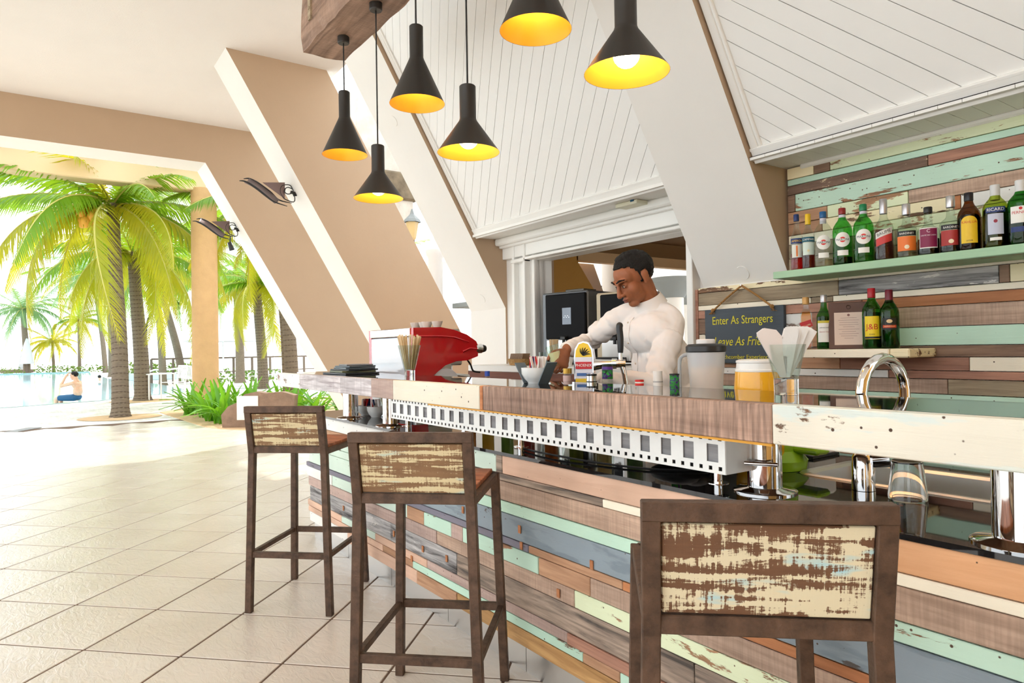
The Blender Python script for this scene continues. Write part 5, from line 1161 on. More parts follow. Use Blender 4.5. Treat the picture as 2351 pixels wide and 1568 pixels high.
t = thing('knocked_over_bag', 'crumpled black bag on the ledge below the film strip', 'bag', (-1.60, 1.80, ZL)); m = MB(); m.ell((0, 0, .03), (.11, .07, .034), None, 16, 8); m.ell((.06, .02, .035), (.06, .05, .03), None, 12, 8); m.build('bag', M['black'], t)

# ------------------------------------------------------------------ back counter in the opening with coffee machines
M['dkcounter'] = boards('dark red brown counter', srgb(126, 74, 54), dark=srgb(90, 50, 38), gcon=.7)
t = thing('back_counter', 'dark brown back counter below the serving opening', 'counter', (-3.9, 3.18, 0))
m = MB(); m.box((0, 0, 1.085), (1.98, .42, .05), None, .004); m.build('worktop', mat('pale worktop', (.72, .70, .66), .3), t)
m = MB(); m.box((0, -.205, 1.01), (1.98, .012, .10)); m.build('apron', M['dkcounter'], t)
m = MB(); m.box((0, .02, .48), (1.94, .38, .96)); m.build('cabinet', M['dkcounter'], t)
ZC = 1.1105
def coffee(x, y, w, d, h, label, mf, ms, screen):
    t = thing('bean_coffee_machine', label, 'coffee machine', (x, y, ZC), R(12), 'bean to cup machines')
    m = MB(); m.box((0, 0, h / 2), (w, d, h), None, .012); m.build('body', ms, t)
    m = MB(); m.box((.02, -d / 2 - .006, h * .66), (w - .06, .03, h * .62), None, .008); dr_ = m.build('front_door', mf, t)
    m = MB(); m.box((.02, -d / 2 - .01, h * .22), (w - .08, .02, h * .24), None, .004); m.build('dispense_bay', M['steel'], t)
    m = MB(); m.box((.02, -d / 2 - .05, h * .06), (w - .06, .12, h * .09), None, .004); m.build('drip_tray', M['black'], t)
    m = MB(); m.box((.03, -.03, h + .012), (w * .4, d * .4, .024), None, .004); m.build('bean_hopper_lid', mat('smoked hopper ' + label[:5], (.08, .07, .05), .2), t)
    m = MB(); m.cyl((.02, -d / 2 - .04, h * .28), (.02, -d / 2 - .04, h * .36), .012, None, 10); m.box((.02, -d / 2 - .03, h * .36), (.05, .05, .03), None, .005); m.build('outlet', M['black'], t)
    if screen:
        m = MB(); m.box((.04, -d / 2 - .0225, h * .66), (.085, .003, .13)); m.build('screen', mat('dim display', (.10, .12, .14), .2, emit=(.3, .35, .42), estr=.35), dr_)
        for k in range(5): m = MB(); m.box((.015 + .012 * k, -d / 2 - .0245, h * .66 - .01 + .012 * (k % 2)), (.006, .001, .006)); m.build('icon', mat('display icon', (.6, .65, .7), .4, emit=(.7, .75, .8), estr=.8), dr_)
    return t
gp = mat('graphite metal', (.16, .17, .18), .35, .5)
M['satinblack'] = mat('satin black panel', (.008, .008, .009), .45, 0, .1)
coffee(-4.20, 3.62, .46, .42, .57, 'large black bean coffee machine with a small display', M['satinblack'], gp, True)
coffee(-3.68, 3.66, .34, .40, .53, 'beige cased coffee machine with a black front beside the larger one', M['satinblack'], mat('beige casing', (.62, .52, .36), .5), False)
part_box('sill_board', (-3.70, 3.62, 1.085), (1.62, .50, .05), mat('rear worktop', (.60, .56, .50), .4), hold)
t = thing('wicker_basket', 'small wicker basket of paper sachets on the back counter', 'basket', (-4.30, 3.08, ZC)); wk = mat('wicker', srgb(190, 150, 96), .8, bump=1.0, bscale=120)
m = MB(); m.lathe([(0, .002), (.07, .002), (.085, .05), (.08, .05), (.066, .008), (0, .008)], 24, (0, 0, 0), Matrix.Diagonal((1.4, 1, 1, 1))); m.build('basket', wk, t)
for k in range(14): m = MB(); m.box((0, 0, 0), (.004, .07, .06)); m.build('sachet', flat((176, 146, 120)), t, (-.08 + k * .012, 0, .062), (0, R(20), 0))
t = tumbler((-3.80, 3.02, ZC), 'glass of wooden straws on the back counter', .030, .036, .11, .008)
for k in range(26):
    a = k * 2.4; q = math.sqrt(k / 26); m = MB(); m.cyl((.022 * q * math.cos(a), .022 * q * math.sin(a), .01), (.034 * q * math.cos(a), .034 * q * math.sin(a), .19), .003, None, 6); m.build('straw', M['birch'], t)
tumbler((-3.95, 3.04, ZC), 'empty glass left of the wooden straws', .028, .034, .10, .008)
t = thing('paper_filter_cup', 'fluted white paper cups right of the straws', 'cup', (-3.66, 3.03, ZC)); m = MB(); n = 36
vs = []; 
for z, q in ((0, .025), (.05, .036), (.075, .052)): vs += [(q * (1 + .09 * (k % 2)) * math.cos(2 * math.pi * k / n), q * (1 + .09 * (k % 2)) * math.sin(2 * math.pi * k / n), z) for k in range(n)]
m.add(vs, [(i * n + k, i * n + (k + 1) % n, (i + 1) * n + (k + 1) % n, (i + 1) * n + k) for i in range(2) for k in range(n)]); m.build('cup', M['napkin'], t)
t = thing('water_bottle', 'clear water bottle with a blue cap behind the bar top', 'bottle', (-3.22, 2.20 - .12, ZL)); m = MB(); m.lathe([(0, 0), (.034, 0), (.034, .19), (.030, .21), (.013, .25), (.013, .27), (0, .27)], 20); m.build('bottle', G['clear'], t); m = MB(); m.lathe([(.0145, .255), (.0145, .283), (0, .283)], 16); m.build('cap', flat((60, 90, 190)), t)
t = thing('hung_towel', 'white cloth hanging beside the coffee machines', 'towel', (-3.46, 3.40, 1.12)); m = MB()
vs = []; fs_ = []
for i in range(9):
    for j in range(5): vs.append((-.05 + .1 * i / 8, .012 * math.sin(i * 1.6) * (1 - j / 6), .02 + .24 * j / 4))
for i in range(8):
    for j in range(4): a = i * 5 + j; fs_.append((a, a + 5, a + 6, a + 1))
m.add(vs, fs_, None, True); o = m.build('cloth', M['napkin'], t); sm_ = o.modifiers.new('thickness', 'SOLIDIFY'); sm_.thickness = .006
m = MB(); m.cyl((-.08, .02, .26), (.08, .02, .26), .006, None, 8); m.cyl((-.07, .02, 0), (-.07, .02, .26), .006, None, 8); m.cyl((.07, .02, 0), (.07, .02, .26), .006, None, 8); m.box((0, .02, .004), (.18, .08, .008)); m.build('rack', M['steel'], t)

# ------------------------------------------------------------------ metal wall lamps on the raking beams
def sconce(x, dy, dz, label, spot):
    t = thing('wall_lamp', label, 'lamp', (x, 2.53 + dy, 3.1 + dz), 0, 'curved metal wall lamps')
    D = lambda l, X=0.0: [(X, a - 2.53, b - 3.1) for a, b in l]
    iron = M['black']; trm = mat('brown lilac sheet metal', (.20, .145, .14), .4, .5)
    ub = [(1.962, 3.222), (2.019, 3.233), (2.083, 3.212), (2.14, 3.182), (2.263, 3.103), (2.355, 3.026), (2.504, 3.005)]
    lb = [(1.883, 3.16), (1.936, 3.163), (1.999, 3.138), (2.075, 3.094), (2.171, 3.025), (2.262, 2.968), (2.408, 2.933)]
    for pl, X in ((ub, -.07), (lb, .07)):
        m = MB(); P_ = smooth_line(D(pl, X), 4); m.tube(P_, [.004 + .010 * math.sin(math.pi * i / (len(P_) - 1)) for i in range(len(P_))], 8); m.build('blade', iron, t)
    m = MB(); a = smooth_line(D(ub[1:6], -.06), 4); b_ = smooth_line(D(lb[1:6], .06), 4); vs = []; fs = []
    for p, q in zip(a, b_):
        mid = (Vector(p) + Vector(q)) / 2 - Vector((0, .01, .045)); vs += [p, Vector(p).lerp(mid, .6), Vector(q).lerp(mid, .6), q]
    for i in range(len(a) - 1):
        for k in range(3): fs.append((i * 4 + k, i * 4 + k + 1, i * 4 + k + 5, i * 4 + k + 4))
    m.add(vs, fs, None, True); o = m.build('trough', trm, t); s_ = o.modifiers.new('thickness', 'SOLIDIFY'); s_.thickness = .006
    m = MB(); pl = D([(2.153, 3.191), (2.405, 3.222), (2.402, 3.031)]); m.add([(p[0] - .004, p[1], p[2]) for p in pl] + [(p[0] + .004, p[1], p[2]) for p in pl], [(0, 1, 2), (5, 4, 3), (0, 3, 4, 1), (1, 4, 5, 2), (2, 5, 3, 0)]); m.build('gusset', trm, t)
    sc = D([(2.492, 3.158), (2.465, 3.196), (2.411, 3.196), (2.364, 3.17), (2.35, 3.107), (2.376, 3.056), (2.409, 3.025), (2.504, 3.005), (2.518, 3.065), (2.492, 3.131)])
    m = MB(); m.tube(smooth_line(sc, 4), .006, 6); m.tube(smooth_line(D([(2.404, 3.147), (2.438, 3.165), (2.492, 3.144), (2.478, 3.102), (2.43, 3.086), (2.397, 3.106), (2.404, 3.147)], .02), 4), .006, 6); m.build('scroll', iron, t)
    m = MB(); m.bar((0, -.06, .02), (0, .01, .0), .03, .03); m.bar((0, .0, .03), (0, .012, -.02), .08, .012, (1, 0, 0)); m.build('mount', iron, t)
    if spot:
        m = MB(); m.cyl((.03, -.14, -.20), (.03, -.10, -.32), .028, .038, 14); m.cyl((.03, -.12, -.10), (.03, -.13, -.21), .008, None, 8); m.build('spotlight', iron, t)
    return t
sconce(-8.0, 0, 0, 'upper curved metal wall lamp on the middle sloping beam', False)
sconce(-10.75, -.0, .0, 'lower curved metal wall lamp with a small spotlight, on the far left sloping beam', True)
# ------------------------------------------------------------------ people
from mathutils import noise as mnoise
def fuse(mb, voxel, mats, name, it=2, fac=.5):
    me = mb.mesh(name, mats); o = bpy.data.objects.new('fuse', me); C.objects.link(o)
    r = o.modifiers.new('r', 'REMESH'); r.mode = 'VOXEL'; r.voxel_size = voxel; r.use_smooth_shade = True
    s = o.modifiers.new('s', 'SMOOTH'); s.factor = fac; s.iterations = it
    dg = bpy.context.evaluated_depsgraph_get(); out = bpy.data.meshes.new_from_object(o.evaluated_get(dg)); out.name = name
    bpy.data.objects.remove(o); out.materials.clear()
    for m in (mats if isinstance(mats, (list, tuple)) else [mats]): out.materials.append(m)
    return out
def skin_mat(name, c):
    m = mat(name, c, .5, 0, .4, bump=.05, bscale=250, var=.12, vscale=14); m.node_tree.nodes['Principled BSDF'].inputs['Subsurface Weight'].default_value = .08; m.node_tree.nodes['Principled BSDF'].inputs['Subsurface Radius'].default_value = (.02, .008, .004); return m
M['skin_d'] = skin_mat('dark brown skin', srgb(158, 98, 66)); M['skin_l'] = skin_mat('fair skin', srgb(226, 178, 150)); M['hair'] = mat('short black hair', (.014, .012, .011), .6, 0, .3, bump=.9, bscale=160, var=.5, vscale=60)
M['lip'] = mat('lip', srgb(132, 70, 58), .45); M['eyewhite'] = mat('eye white', (.75, .72, .68), .2); M['iris'] = mat('dark iris', (.02, .012, .008), .15)
def limb(m, pts, rad, n=14):
    P_ = smooth_line(pts, 6); N = len(P_); k = len(pts) - 1
    rr = [lerp(rad[min(int(i / 6), k - 1)], rad[min(int(i / 6), k - 1) + 1], (i / 6) - min(int(i / 6), k - 1)) for i in range(N)]
    m.tube(P_, rr, n); m.ell(P_[0], (rr[0],) * 3, None, 12, 8); m.ell(P_[-1], (rr[-1],) * 3, None, 12, 8)
def head(m, Mh, s=1.0, neck=True):
    def E(c, r): 
        mm = MB(); mm.ell(Vector(c) * s, Vector(r) * s, None, 20, 14); m.add(mm.v, mm.f, Mh, True)
    def Tb(pts, rad):
        mm = MB(); limb(mm, [Vector(p) * s for p in pts], [q * s for q in rad], 10); m.add(mm.v, mm.f, Mh, True)
    E((0, -.018, .035), (.076, .096, .084)); E((0, .040, .035), (.063, .047, .056)); E((0, .040, -.040), (.056, .055, .062)); E((0, .030, -.072), (.049, .050, .036)); E((0, .062, -.094), (.030, .026, .022))
    for q in (-1, 1):
        E((q * .034, .050, -.030), (.030, .032, .034)); E((q * .031, .0785, .001), (.0145, .0125, .0105)); E((q * .012, .101, -.036), (.0085, .010, .008))
        E((q * .0775, -.010, -.004), (.008, .018, .030)); E((q * .0805, -.018, .008), (.008, .012, .018)); E((q * .078, .0, -.026), (.007, .009, .011))
        Tb([(q * .050, .074, .024), (q * .030, .090, .027), (q * .010, .094, .018)], [.006, .0085, .007])
    Tb([(0, .090, .014), (0, .104, -.012), (0, .114, -.034)], [.008, .010, .012]); E((0, .112, -.036), (.012, .011, .010))
    E((0, .091, -.060), (.021, .013, .0065)); E((0, .090, -.0715), (.018, .013, .008))
    if neck: Tb([(0, -.025, -.05), (0, -.045, -.11), (0, -.060, -.165)], [.055, .055, .066])
def head_extras(par, Mh, s, name_hair='hair', top=True):
    for q in (-1, 1):
        e = MB(); e.ell(Vector((q * .031, .0835, -.001)) * s, Vector((.0095, .0085, .0045)) * s, None, 14, 8); e.v = [tuple(Mh @ Vector(v)) for v in e.v]; e.build('eye', M['eyewhite'], par)
        e = MB(); e.ell(Vector((q * .031, .0905, -.002)) * s, Vector((.0045, .003, .004)) * s, None, 12, 8); e.v = [tuple(Mh @ Vector(v)) for v in e.v]; e.build('iris', M['iris'], par)
        e = MB(); e.tube([Mh @ (Vector(p) * s) for p in ((q * .053, .078, .028), (q * .036, .0965, .0345), (q * .012, .102, .027))], [.0022 * s, .0042 * s, .0030 * s], 8); e.build('eyebrow', M['hair'], par)
        e = MB(); e.tube([Mh @ (Vector(p) * s) for p in ((q * .042, .084, .0035), (q * .031, .0925, .006), (q * .020, .089, .003))], [.0012 * s, .002 * s, .0012 * s], 6); e.build('eyelash', M['hair'], par)
    e = MB(); e.ell(Vector((0, .097, -.061)) * s, Vector((.0195, .0085, .0048)) * s, None, 16, 8); e.ell(Vector((0, .0965, -.0708)) * s, Vector((.0165, .0085, .0058)) * s, None, 16, 8); e.v = [tuple(Mh @ Vector(v)) for v in e.v]; e.build('lips', M['lip'], par)
    h = MB(); n, mm_ = 72, 48; c = Vector((0, -.016, .038)); rr = Vector((.0805, .1005, .0875)); V = []; idx = {}
    for i in range(mm_ + 1):
        for k in range(n):
            ph = math.pi * i / mm_; th = 2 * math.pi * k / n; d = Vector((math.sin(ph) * math.cos(th), math.sin(ph) * math.sin(th), math.cos(ph)))
            p = Vector((c.x + d.x * rr.x, c.y + d.y * rr.y, c.z + d.z * rr.z))
            p += d * (.004 * mnoise.noise(p * 55) + .003 * mnoise.noise(p * 140)) + (d * .006 if (d.z > .8 and d.y > 0) else Vector())
            idx[(i, k)] = (len(V), p); V.append(Mh @ (p * s))
    def keep(p):
        x, y, z = p; j = .006 * mnoise.noise(Vector(p) * 70)
        lim = .078 if y > .045 else lerp(.012, .078, max(0, min(1, (y - .012) / .033)) ** .7) if y > .012 else (-.026 if y > -.004 else (.022 if y > -.030 else lerp(.0, -.060, max(0, min(1, (-y - .030) / .03)))))
        return z + j > lim
    F = []
    for i in range(mm_):
        for k in range(n):
            q = [(i, k), (i + 1, k), (i + 1, (k + 1) % n), (i, (k + 1) % n)]
            if all(keep(idx[a][1]) for a in q): F.append(tuple(idx[a][0] for a in q))
    h.add(V, F, None, True); o = h.build(name_hair, M['hair'], par); sd_ = o.modifiers.new('thickness', 'SOLIDIFY'); sd_.thickness = .010 * s; sd_.offset = -1
def hand(m, wrist, fdir, back, side, curl, spread=0.0, thumb=(.55, .75, -.35), s=1.0):
    x = Vector(fdir).normalized(); z = (Vector(back) - x * Vector(back).dot(x)).normalized(); y = z.cross(x) * side
    W_ = Vector(wrist); Q = lambda a, b, c: W_ + (x * a + y * b + z * c) * s
    B = Matrix((x, y * (1), z)).transposed()
    for a, b, c, r in ((.022, 0, 0, (.034, .029, .018)), (.050, .004, 0, (.042, .040, .0155)), (.072, 0, .001, (.026, .041, .0135))):
        mm = MB(); mm.ell((0, 0, 0), Vector(r) * s, None, 18, 12); m.add(mm.v, mm.f, Matrix.Translation(Q(a, b, c)) @ B.to_4x4(), True)
    for k, (b, L, r0) in enumerate(((.031, .070, .0092), (.0105, .078, .0095), (-.0105, .072, .0090), (-.0305, .056, .0080))):
        p = (.086 - .006 * abs(k - 1), b, 0.0); a = -.08; pts = [Q(*p)]; rad = [r0]; cu = curl[k] if hasattr(curl, '__len__') else curl; sp_ = (b / .03) * spread
        for j, fr in enumerate((.45, .31, .24)):
            a -= cu * (.8, 1.0, .7)[j]; p = (p[0] + L * fr * math.cos(a), p[1] + L * fr * sp_, p[2] + L * fr * math.sin(a)); pts.append(Q(*p)); rad.append(r0 * (.95, .86, .70)[j])
        mm = MB(); mm.tube(pts, rad, 10)
        for q, r_ in zip(pts, rad): mm.ell(q, (r_ * 1.03 * s,) * 3 if s != 1 else (r_ * 1.03,) * 3, None, 10, 8)
        m.add(mm.v, mm.f, None, True)
    t_ = Vector(thumb).normalized(); pts = [Q(.020, .026, -.004), Q(.020 + t_.x * .034, .026 + t_.y * .030, -.004 + t_.z * .030), Q(.020 + t_.x * .060 + .012, .026 + t_.y * .044, -.004 + t_.z * .052), Q(.020 + t_.x * .075 + .026, .026 + t_.y * .046, -.004 + t_.z * .066)]
    limb(m, pts, [.0135, .0115, .0100, .0080], 10)

# ---- barman
bm = thing('person', 'barman in a white collarless shirt bending over his work behind the beer tap', 'person', (-2.22, 2.47, 0)); bi = -bm.location
Mh = Matrix.Translation((-2.262, 2.283, 1.556)) @ Matrix.Rotation(R(180 - 16), 4, 'Z') @ Matrix.Rotation(R(-31), 4, 'X')
SL, EL, WL = Vector((-2.125, 2.385, 1.330)), Vector((-2.088, 2.215, 1.078)), Vector((-2.268, 2.050, 1.090))
SR, ER, WR = Vector((-2.440, 2.345, 1.375)), Vector((-2.655, 2.345, 1.268)), Vector((-2.575, 2.130, 1.232))
b = MB(); head(b, Mh, 1.0, False)
limb(b, [Mh @ Vector((0, -.018, -.045)), (-2.252, 2.358, 1.455), (-2.255, 2.395, 1.375)], [.052, .053, .070])
Rz = Matrix.Rotation(R(-15), 3, 'Z')
b.ell((-2.268, 2.39, 1.30), (.150, .085, .105), Rz, 24, 16); b.ell((-2.245, 2.435, 1.13), (.150, .105, .16), Rz, 24, 16); b.ell((-2.215, 2.485, .95), (.155, .115, .12), Rz, 24, 16)
limb(b, [SL + Vector((-.05, 0, 0)), SL, EL, WL], [.036, .036, .030, .027]); limb(b, [SR + Vector((.05, .02, 0)), SR, ER, WR], [.036, .036, .030, .027])
hand(b, WL + Vector((-.012, -.010, 0)), (-.82, -.50, -.20), (.15, -.45, .88), 1, (.55, .6, .62, .66), .1)
hand(b, WR + Vector((.004, -.010, -.006)), (.18, -.50, -.80), (.62, .30, .55), -1, (.62, .66, .70, .74), .1, (.5, .8, -.5))
for sx in (-1, 1):
    hx = -2.215 + sx * .088
    limb(b, [(hx, 2.49, .93), (hx + sx * .01, 2.50, .50), (hx + sx * .015, 2.51, .09)], [.085, .060, .042]); limb(b, [(hx + sx * .015, 2.53, .045), (hx + sx * .02, 2.38, .032)], [.038, .032])
me = fuse(b, .0036, M['skin_d'], 'body', 3, .5)
body = put('body', me, bm); body.location = bi
head_extras(body, Mh, 1.0)
# shirt
M['shirt'] = mat('white cotton shirt', (.80, .755, .72), .85, bump=.08, bscale=400)
s_ = MB()
s_.ell((-2.270, 2.385, 1.305), (.192, .118, .118), Rz, 28, 18); s_.ell((-2.245, 2.435, 1.14), (.178, .132, .185), Rz, 28, 18); s_.ell((-2.212, 2.480, .96), (.182, .142, .15), Rz, 28, 18)
limb(s_, [(-2.30, 2.375, 1.405), (-2.38, 2.365, 1.395), SR], [.055, .056, .055]); limb(s_, [(-2.23, 2.385, 1.405), (-2.16, 2.39, 1.372), SL], [.055, .056, .056])
limb(s_, [SL, SL.lerp(EL, .5), EL + Vector((.004, .006, -.006)), EL.lerp(WL, .5), WL + Vector((.02, .016, 0))], [.056, .054, .054, .048, .040]); limb(s_, [SR, SR.lerp(ER, .5), ER + Vector((-.004, .004, 0)), ER.lerp(WR, .5), WR + Vector((-.006, .018, .002))], [.055, .053, .051, .046, .039])
limb(s_, [(-2.254, 2.378, 1.425), (-2.26, 2.388, 1.37)], [.060, .092])
sm2 = fuse(s_, .0065, M['shirt'], 'shirt', 3, .5)
nrm = [v.normal.copy() for v in sm2.vertices]
for v, n_ in zip(sm2.vertices, nrm):
    p = v.co; armL = min((p - EL).length, (p - SL.lerp(EL, .5)).length, (p - EL.lerp(WL, .5)).length); armR = min((p - ER).length, (p - SR.lerp(ER, .5)).length, (p - ER.lerp(WR, .5)).length)
    a = .0032 + (.004 if min(armL, armR) < .11 else 0)
    q = Vector((p.x * 9 + p.z * 7, p.y * 9 - p.x * 5, p.z * 7 + p.y * 6)); w = mnoise.noise(q) + .55 * mnoise.noise(q * 2.3 + Vector((3, 1, 7)))
    w = abs(w) ** .8 * (1 if w > 0 else -1); v.co = p + n_ * (a * w * 2.6)
sh = put('shirt', sm2, bm); sh.location = bi
cl = MB(); cc = Vector((-2.254, 2.364, 1.450)); N = 30; vs = []; fs_ = []
ax = Vector((-.06, -.46, .885)).normalized(); e1 = ax.orthogonal().normalized(); e2 = ax.cross(e1)
for k in range(N):
    th = 2 * math.pi * k / N; d = e1 * math.cos(th) + e2 * math.sin(th)
    for r_, z_ in ((.080, -.030), (.066, .020), (.062, .020), (.072, -.030)): vs.append(cc + d * r_ + ax * z_)
for k in range(N):
    for j in range(4): fs_.append((k * 4 + j, ((k + 1) % N) * 4 + j, ((k + 1) % N) * 4 + (j + 1) % 4, k * 4 + (j + 1) % 4))
cl.add(vs, fs_, None, True); o = cl.build('collar', M['shirt'], sh)
def on_shirt(p, d):
    hit, loc, n_, i_ = sh.ray_cast(Vector(p), Vector(d)) if False else (False, None, None, None)
    return Vector(p)
fdir = Vector((-.26, -.966, 0))
pl = MB(); pts = []
from mathutils.bvhtree import BVHTree
bv = BVHTree.FromPolygons([v.co.copy() for v in sm2.vertices], [tuple(p.vertices) for p in sm2.polygons])
for k in range(14):
    z = 1.375 - k * .024; h_ = bv.ray_cast(Vector((-2.27, 2.40, z)) + fdir * .5, -fdir, 1.0)
    if h_[0] is not None: pts.append(h_[0] + fdir * .0015)
side_ = Vector((.966, -.26, 0))
for p, q in zip(pts, pts[1:]): pl.add([p - side_ * .016, p + side_ * .016, q + side_ * .016, q - side_ * .016, p - side_ * .016 + fdir * .003, p + side_ * .016 + fdir * .003, q + side_ * .016 + fdir * .003, q - side_ * .016 + fdir * .003], [(4, 5, 6, 7), (0, 1, 5, 4), (1, 2, 6, 5), (2, 3, 7, 6), (3, 0, 4, 7)])
pl.build('placket', M['shirt'], sh)
for p in pts[1::4]:
    q = MB(); q.ell(p + fdir * .004, (.005, .003, .005), None, 10, 6); q.build('button', flat((206, 190, 170)), sh)
tr = MB(); tr.ell((-2.215, 2.487, .94), (.172, .132, .12), Rz, 24, 14)
for sx in (-1, 1): hx = -2.215 + sx * .088; limb(tr, [(hx, 2.49, .90), (hx + sx * .01, 2.50, .50), (hx + sx * .015, 2.51, .10)], [.098, .078, .070])
o = put('trousers', fuse(tr, .010, mat('black trousers', (.02, .02, .022), .8), 'trousers'), bm); o.location = bi
for sx in (-1, 1):
    q = MB(); hx = -2.215 + sx * .105; limb(q, [(hx, 2.55, .05), (hx + sx * .004, 2.45, .048), (hx + sx * .008, 2.34, .040)], [.045, .046, .036]); q.v = [(a, b_, max(c, .002)) for a, b_, c in q.v]; o = q.build('shoe', M['black'], bm); o.location = bi
# glass in his right hand
t = thing('held_glass', 'clear glass with pale yellow drink in the barman right hand', 'glass', (-2.574, 2.068, 1.150)); t.rotation_euler = (R(12), R(-10), 0)
m = MB(); m.lathe([(0, 0), (.028, 0), (.036, .105), (.033, .105), (.026, .008), (0, .008)], 28); m.build('glass', M['clearglass'], t); m = MB(); m.lathe([(0, .009), (.0262, .009), (.031, .07), (0, .07)], 24); m.build('drink', mat('pale yellow drink', (.85, .80, .45), .2), t)

# ---- man sitting on the pool edge (facing local +Y)
def pool_man():
    t = thing('person', 'bare-chested man in blue shorts sitting on the pool edge shading his eyes', 'person', (-22.62, .93, .0), R(145))
    b = MB(); Mh2 = Matrix.Translation((0, .03, .70)) @ Matrix.Rotation(R(-6), 4, 'X'); head(b, Mh2)
    b.ell((0, -.01, .10), (.165, .13, .10), None, 16, 10); b.ell((0, -.07, .27), (.155, .105, .16), None, 16, 10); b.ell((0, -.045, .44), (.175, .10, .11), None, 16, 10); limb(b, [(0, -.03, .50), (0, -.01, .60)], [.075, .055])
    limb(b, [(-.15, -.03, .50), (-.20, .20, .44), (-.21, .26, .44), (-.13, .17, .70)], [.055, .045, .040, .028]); hand(b, (-.13, .165, .70), (.45, -.15, .6), (-.3, .8, .4), 1, .35)
    limb(b, [(.15, -.03, .50), (.22, .0, .30), (.20, .10, .11)], [.055, .043, .030]); hand(b, (.20, .11, .10), (-.1, .9, -.3), (.1, .3, .9), 1, .3)
    for s in (-1, 1): limb(b, [(s * .085, .0, .09), (s * .10, .42, .085), (s * .10, .47, -.02), (s * .10, .44, -.36)], [.085, .060, .055, .038]); limb(b, [(s * .10, .44, -.38), (s * .10, .58, -.42)], [.036, .028])
    o = put('body', fuse(b, .009, M['skin_l'], 'body'), t); head_extras(o, Mh2, 1.0)
    q = MB(); q.ell((0, -.01, .105), (.178, .145, .10), None, 16, 10)
    for s in (-1, 1): limb(q, [(s * .085, .0, .095), (s * .10, .36, .09)], [.098, .080])
    put('shorts', fuse(q, .012, mat('blue swim shorts', srgb(40, 84, 120), .8), 'shorts'), t); return t
pool_man()
for x, y, lb, hc in ((-41.9, 2.8, 'swimmer head far out in the pool, left of the palm trunk', 'hair'), (-36.0, 3.45, 'swimmer head far out in the pool, right of the nearest trunk', 'hair')):
    t = thing('person', lb, 'person', (x, y, -.10)); b = MB(); Mh3 = Matrix.Translation((0, 0, .22)) @ Matrix.Rotation(R(90), 4, 'Z'); head(b, Mh3); b.ell((0, -.03, .0), (.2, .11, .08), None, 12, 8); o = put('body', fuse(b, .014, M['skin_l'], 'body'), t); head_extras(o, Mh3, 1.0)
# ------------------------------------------------------------------ hall seen through the serving opening
M['brownpaint'] = mat('brown wall paint', (.20, .11, .04), .8, bump=.1); M['tanpaint'] = mat('tan beam paint', (.62, .42, .22), .7); M['greycap'] = mat('grey stone capital', (.26, .28, .28), .8, bump=.2, bscale=40)
def slab_x(x0, x1, poly, name, m, label=None, parent=None):
    b = MB(); n = len(poly); b.add([(x0, y, z) for y, z in poly] + [(x1, y, z) for y, z in poly], [tuple(range(n)), tuple(range(2 * n - 1, n - 1, -1))] + [((i + 1) % n, i, n + i, n + (i + 1) % n) for i in range(n)])
    o = b.build(name, m, parent)
    if label: o['kind'] = 'structure'; o['label'] = label
    return o
slab_x(-5.60, -5.50, [(3.5, 0), (5.6, 0), (5.45, 1.2), (4.72, 2.14), (4.72, 2.30), (3.5, 2.30)], 'wall_left', M['ochre'], 'ochre side wall of the room behind the opening')
slab_x(-5.62, -5.52, [(3.5, 2.27), (9.0, 2.27), (9.0, 2.5), (3.5, 2.5)], 'trim_2', M['brownpaint'], 'brown band above the tan rail behind the opening')
g = MB(); g.box((-3.0, 7.2, 1.25), (5.0, .1, 2.5)); struct('wall_rear', g, M['ochre'], 'ochre wall of the room behind the serving opening')
g = MB(); g.box((-3.0, 5.3, 2.47), (5.0, 3.9, .08)); struct('ceiling_rear', g, M['brownpaint'], 'brown ceiling of the room behind the opening')
g = MB(); g.box((-7.0, 8.0, -.05), (14, 9.0, .06)); struct('floor_rear', g, M['paving'], 'pale floor of the hall behind the bar')
t = thing('tan_rail', 'tan timber rail across the opening behind the barman', 'beam', (-5.55, 6.8, 2.16)); m = MB(); m.box((0, 0, .055), (.10, 4.2, .11), None, .004); m.build('rail', M['tanpaint'], t)
slab_x(-5.80, -5.66, [(4.70, 2.16), (5.08, 2.16), (5.62, 1.0), (5.30, 1.0)], 'raking_strut', mat('pale tan strut', (.60, .44, .32), .7)); o = bpy.data.objects['raking_strut']; tag(o, 'pale tan raking strut behind the coffee machines', 'beam')
t = thing('slim_pillar', 'cream pillar behind the barman left of his head', 'pillar', (-5.90, 5.55, 0)); m = MB(); m.lathe([(.10, 0), (.095, 2.6), (0, 2.6)], 24); m.build('shaft', M['plaster'], t)
for x, y, s, lb in ((-7.5, 8.45, 1.0, 'column with a flared grey capital right of the barman'), (-8.73, 10.17, 1.0, 'farther column with a flared grey capital at the right'), (-9.3, 8.45, 1.0, 'column with a grey capital left of the cream pillar')):
    t = thing('capital_column', lb, 'column', (x, y, 0), 0, 'columns with grey capitals')
    m = MB(); m.lathe([(.16, 0), (.15, 2.02)], 24); m.build('shaft', M['plaster'], t)
    m = MB(); m.lathe([(.16, 2.02), (.19, 2.06), (.34, 2.24), (.36, 2.26), (.36, 2.34), (0, 2.34)], 24); m.build('capital', M['greycap'], t)
g = MB(); g.box((-9.5, 10.5, 3.0), (8, 8, .1)); struct('ceiling_hall', g, M['white'], 'white ceiling of the hall beyond')
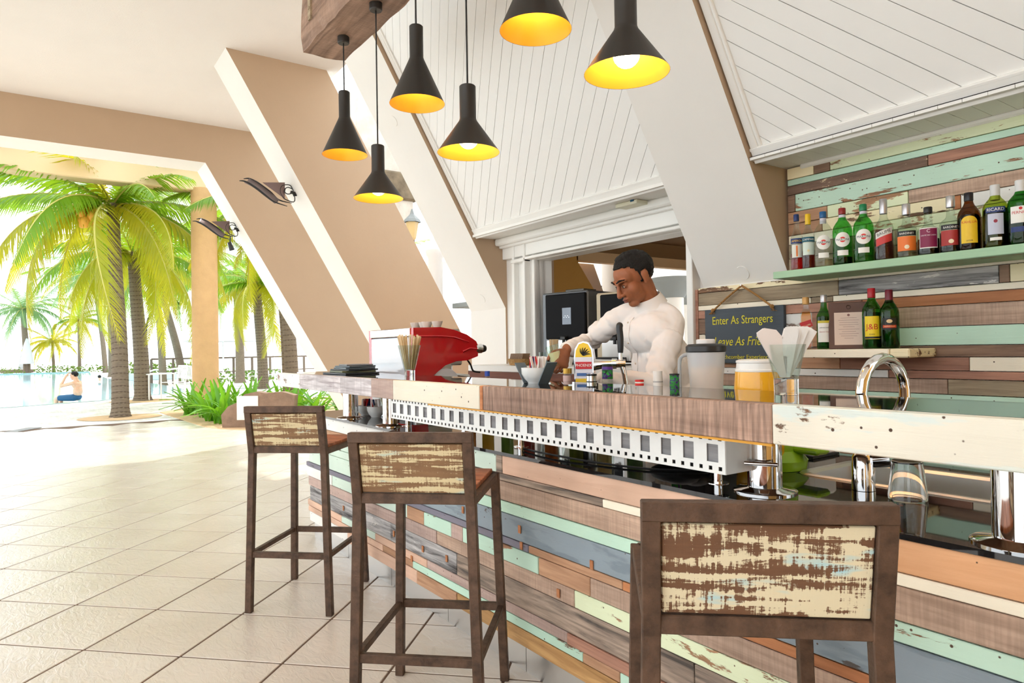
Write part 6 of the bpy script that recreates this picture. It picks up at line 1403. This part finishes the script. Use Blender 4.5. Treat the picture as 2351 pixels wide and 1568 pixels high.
# ------------------------------------------------------------------ glimpse between the two middle raking beams
rw = thing('plaster_bulkhead', 'weathered plaster bulkhead with a brown stone band seen between two sloping beams', 'wall', (-9.6, 4.3, 3.0))
m = MB(); m.box((0, 0, 1.1), (.5, .9, 2.2), None, .01); m.build('pier', mat('stained plaster', (.66, .60, .52), .9, bump=.4, bscale=20, var=.2, vscale=4), rw)
m = MB(); m.box((.02, .03, .72), (.56, .98, .42), None, .03); m.build('stone_band', mat('brown stone band', (.22, .17, .11), .9, bump=.8, bscale=12, var=.4, vscale=7), rw)
t = thing('garden_lantern', 'old metal wall lantern with amber glass between the sloping beams', 'lantern', (-8.25, 4.17, 2.60))
m = MB(); m.lathe([(.03, .12), (.05, .15), (.085, .36), (.03, .36)], 6, smooth=False); m.build('glass_body', mat('amber lantern glass', (.62, .44, .20), .25), t)
m = MB(); m.lathe([(.12, .36), (.10, .40), (.03, .47), (.01, .54), (0, .545)], 6, smooth=False); m.build('roof', M['greycap'], t)
m = MB(); m.tube(smooth_line([(0, 0, .12), (0, .0, .0), (-.02, -.03, -.08), (-.08, -.06, -.10), (-.12, -.07, -.02), (-.14, -.08, .02)], 5), [.03] * 14 + [.02] * 12, 10); m.build('bracket', mat('dark bronze', (.05, .03, .02), .5, .5), t)
t = thing('garden_column', 'white round garden column with a small capital between the sloping beams', 'column', (-10.6, 5.8, 0)); m = MB(); m.lathe([(.16, 0), (.13, .1), (.125, 2.85), (.16, 2.9), (.17, 3.0), (.10, 3.06), (.08, 3.2), (0, 3.25)], 28); m.build('shaft', mat('white column paint', (.74, .70, .66), .7), t)
t = thing('louvre_screen', 'white louvred screen behind the garden column', 'screen', (-14.2, 6.2, 0))
for k in range(9): m = MB(); m.box((0, 0, 0), (1.6, .06, .05), (R(30), 0, R(55))); m.build('louvre', M['white'], t, (0, 0, 2.95 + k * .09))
for dx in (-.45, .45):
    m = MB(); m.box((dx, dx * 1.3, 1.9), (.06, .06, 3.8)); m.build('post', M['white'], t)
t = thing('fretwork_bracket', 'white fan-shaped fretwork bracket near the foot of the white beam', 'bracket', (-10.2, 6.75, 0)); m = MB(); m.cyl((0, 0, 0), (0, 0, 2.0), .035, None, 10); m.build('post', M['white'], t)
for k in range(7):
    a = R(-75 + k * 25); m = MB(); m.bar((0, 0, 1.55), (.30 * math.sin(a) * .57, .30 * math.sin(a) * .82, 1.55 + .30 * math.cos(a)), .02, .02); m.build('rib', M['white'], t)
m = MB(); m.tube([(.32 * math.sin(R(a)) * .57, .32 * math.sin(R(a)) * .82, 1.55 + .32 * math.cos(R(a))) for a in range(-80, 81, 10)], .016, 6); m.build('arch', M['white'], t)
m = MB(); m.box((0, 0, 2.03), (.9, 1.2, .09), None, .01); m.build('beam', M['greycap'], t)
